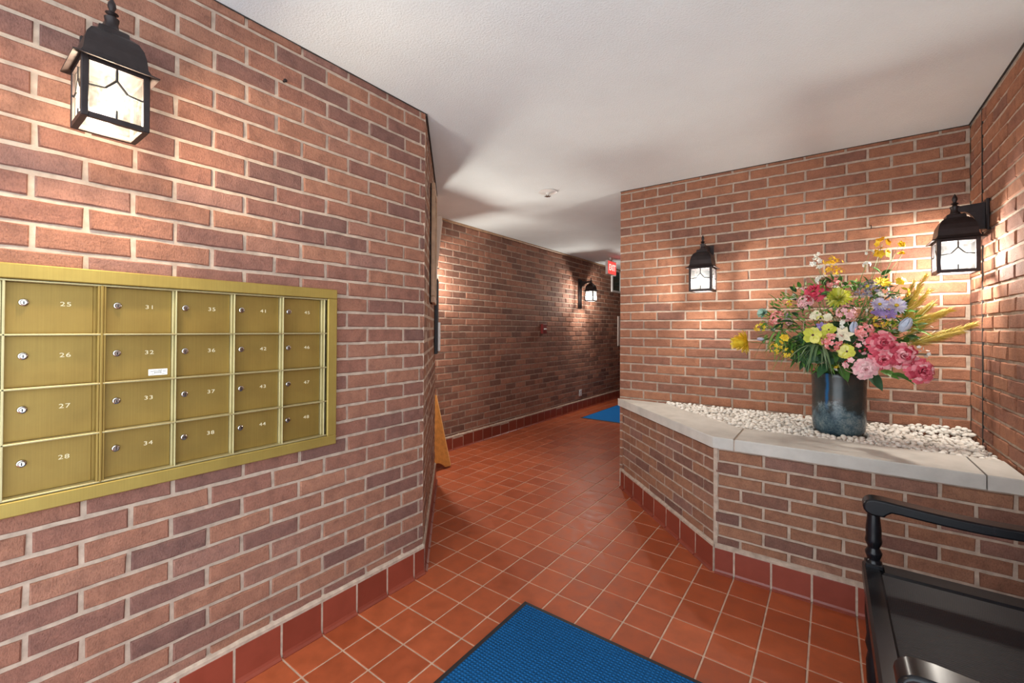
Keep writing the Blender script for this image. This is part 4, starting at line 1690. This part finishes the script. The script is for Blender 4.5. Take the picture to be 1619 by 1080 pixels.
# broad leaves over the rim of the vase and beneath the roses
for x, y, z, dx, dy, dz, k, s in ((1.64, 1.36, 1.05, -.4, -.7, -.35, 2, 1.2), (1.70, 1.34, 1.04, .1, -.8, -.5, 0, 1.3), (1.735, 1.33, 1.05, .5, -.7, -.4, 1, 1.2),
                                  (1.78, 1.32, 1.04, .6, -.5, -.25, 0, 1.2), (1.84, 1.28, 1.03, .8, -.5, -.2, 1, 1.2), (1.88, 1.26, 1.02, .9, -.3, -.25, 0, 1.2),
                                  (1.62, 1.25, 1.14, -.3, -.8, -.4, 1, 1.0), (1.66, 1.22, 1.12, .2, -.8, -.5, 0, 1.0), (1.92, 1.24, 1.05, .8, -.2, .2, 2, 1.1),
                                  (1.56, 1.30, 1.13, -.8, -.5, -.1, 2, 1.2), (1.80, 1.22, 1.02, .3, -.7, -.45, 2, 1.1), (1.50, 1.34, 1.26, -.7, -.5, .3, 2, 1.1),
                                  (1.855, 1.50, 1.52, -.4, -.3, .6, 0, .7), (1.86, 1.50, 1.51, .6, -.3, .5, 0, .7), (1.865, 1.50, 1.50, .1, -.8, .1, 2, .7)):
    put_leaf((x, y, z), (dx, dy, dz), k, s)


def blade(mb, p, dx, dy, rise, drop, ln_, w_):
    """arching strap leaf"""
    p = AI @ Vector(p)
    side = Vector((-dy, dx, 0)).normalized()
    vs = []
    for j in range(8):
        f = j / 7
        c = p + Vector((dx * ln_ * f, dy * ln_ * f, rise * f - drop * f * f))
        wv = w_ * (1 - f ** 2.2) * (.6 + .8 * min(1, f * 3)) / 2 + .0003
        vs += [c - side * wv, c + side * wv]
    mb.add(vs, [(2 * j, 2 * j + 1, 2 * j + 3, 2 * j + 2) for j in range(7)])


for base, n, spread, label in (((1.605, 1.215, 1.135), 34, 1.25, 'tuft of drooping grey green grass leaves'), ((1.50, 1.30, 1.13), 22, 1.1, 'tuft of bright green grass leaves'),
                                   ((1.42, 1.33, 1.20), 16, 1.0, 'tuft of green grass leaves')):
    mb = MB()
    for k in range(n):
        a = rf.uniform(PI * .95, PI * 1.95) if k % 3 else rf.uniform(0, 6.28)
        blade(mb, Vector(base) + Vector((rf.uniform(-.02, .02), rf.uniform(-.01, .02), rf.uniform(-.01, .02))), math.cos(a), math.sin(a) * .55, rf.uniform(.02, .06),
              rf.uniform(.08, .22), rf.uniform(.06, .15) * spread, rf.uniform(.006, .013))
    o = mb.build('grass_tuft', M_STRAP if n > 30 else M_LEAF[1], arr, 'all')
    o['label'] = label
# mossy filler hiding the foam
mb = cluster(.13, 260, .034, rf, 4, .9, 1.1)
o = mb.build('filler_foliage', M_LEAF[2], arr)
o.matrix_basis = AI @ Matrix.LocRotScale((1.70, 1.45, 1.11), None, (1.75, 1.15, 1.25))
o['kind'] = 'stuff'
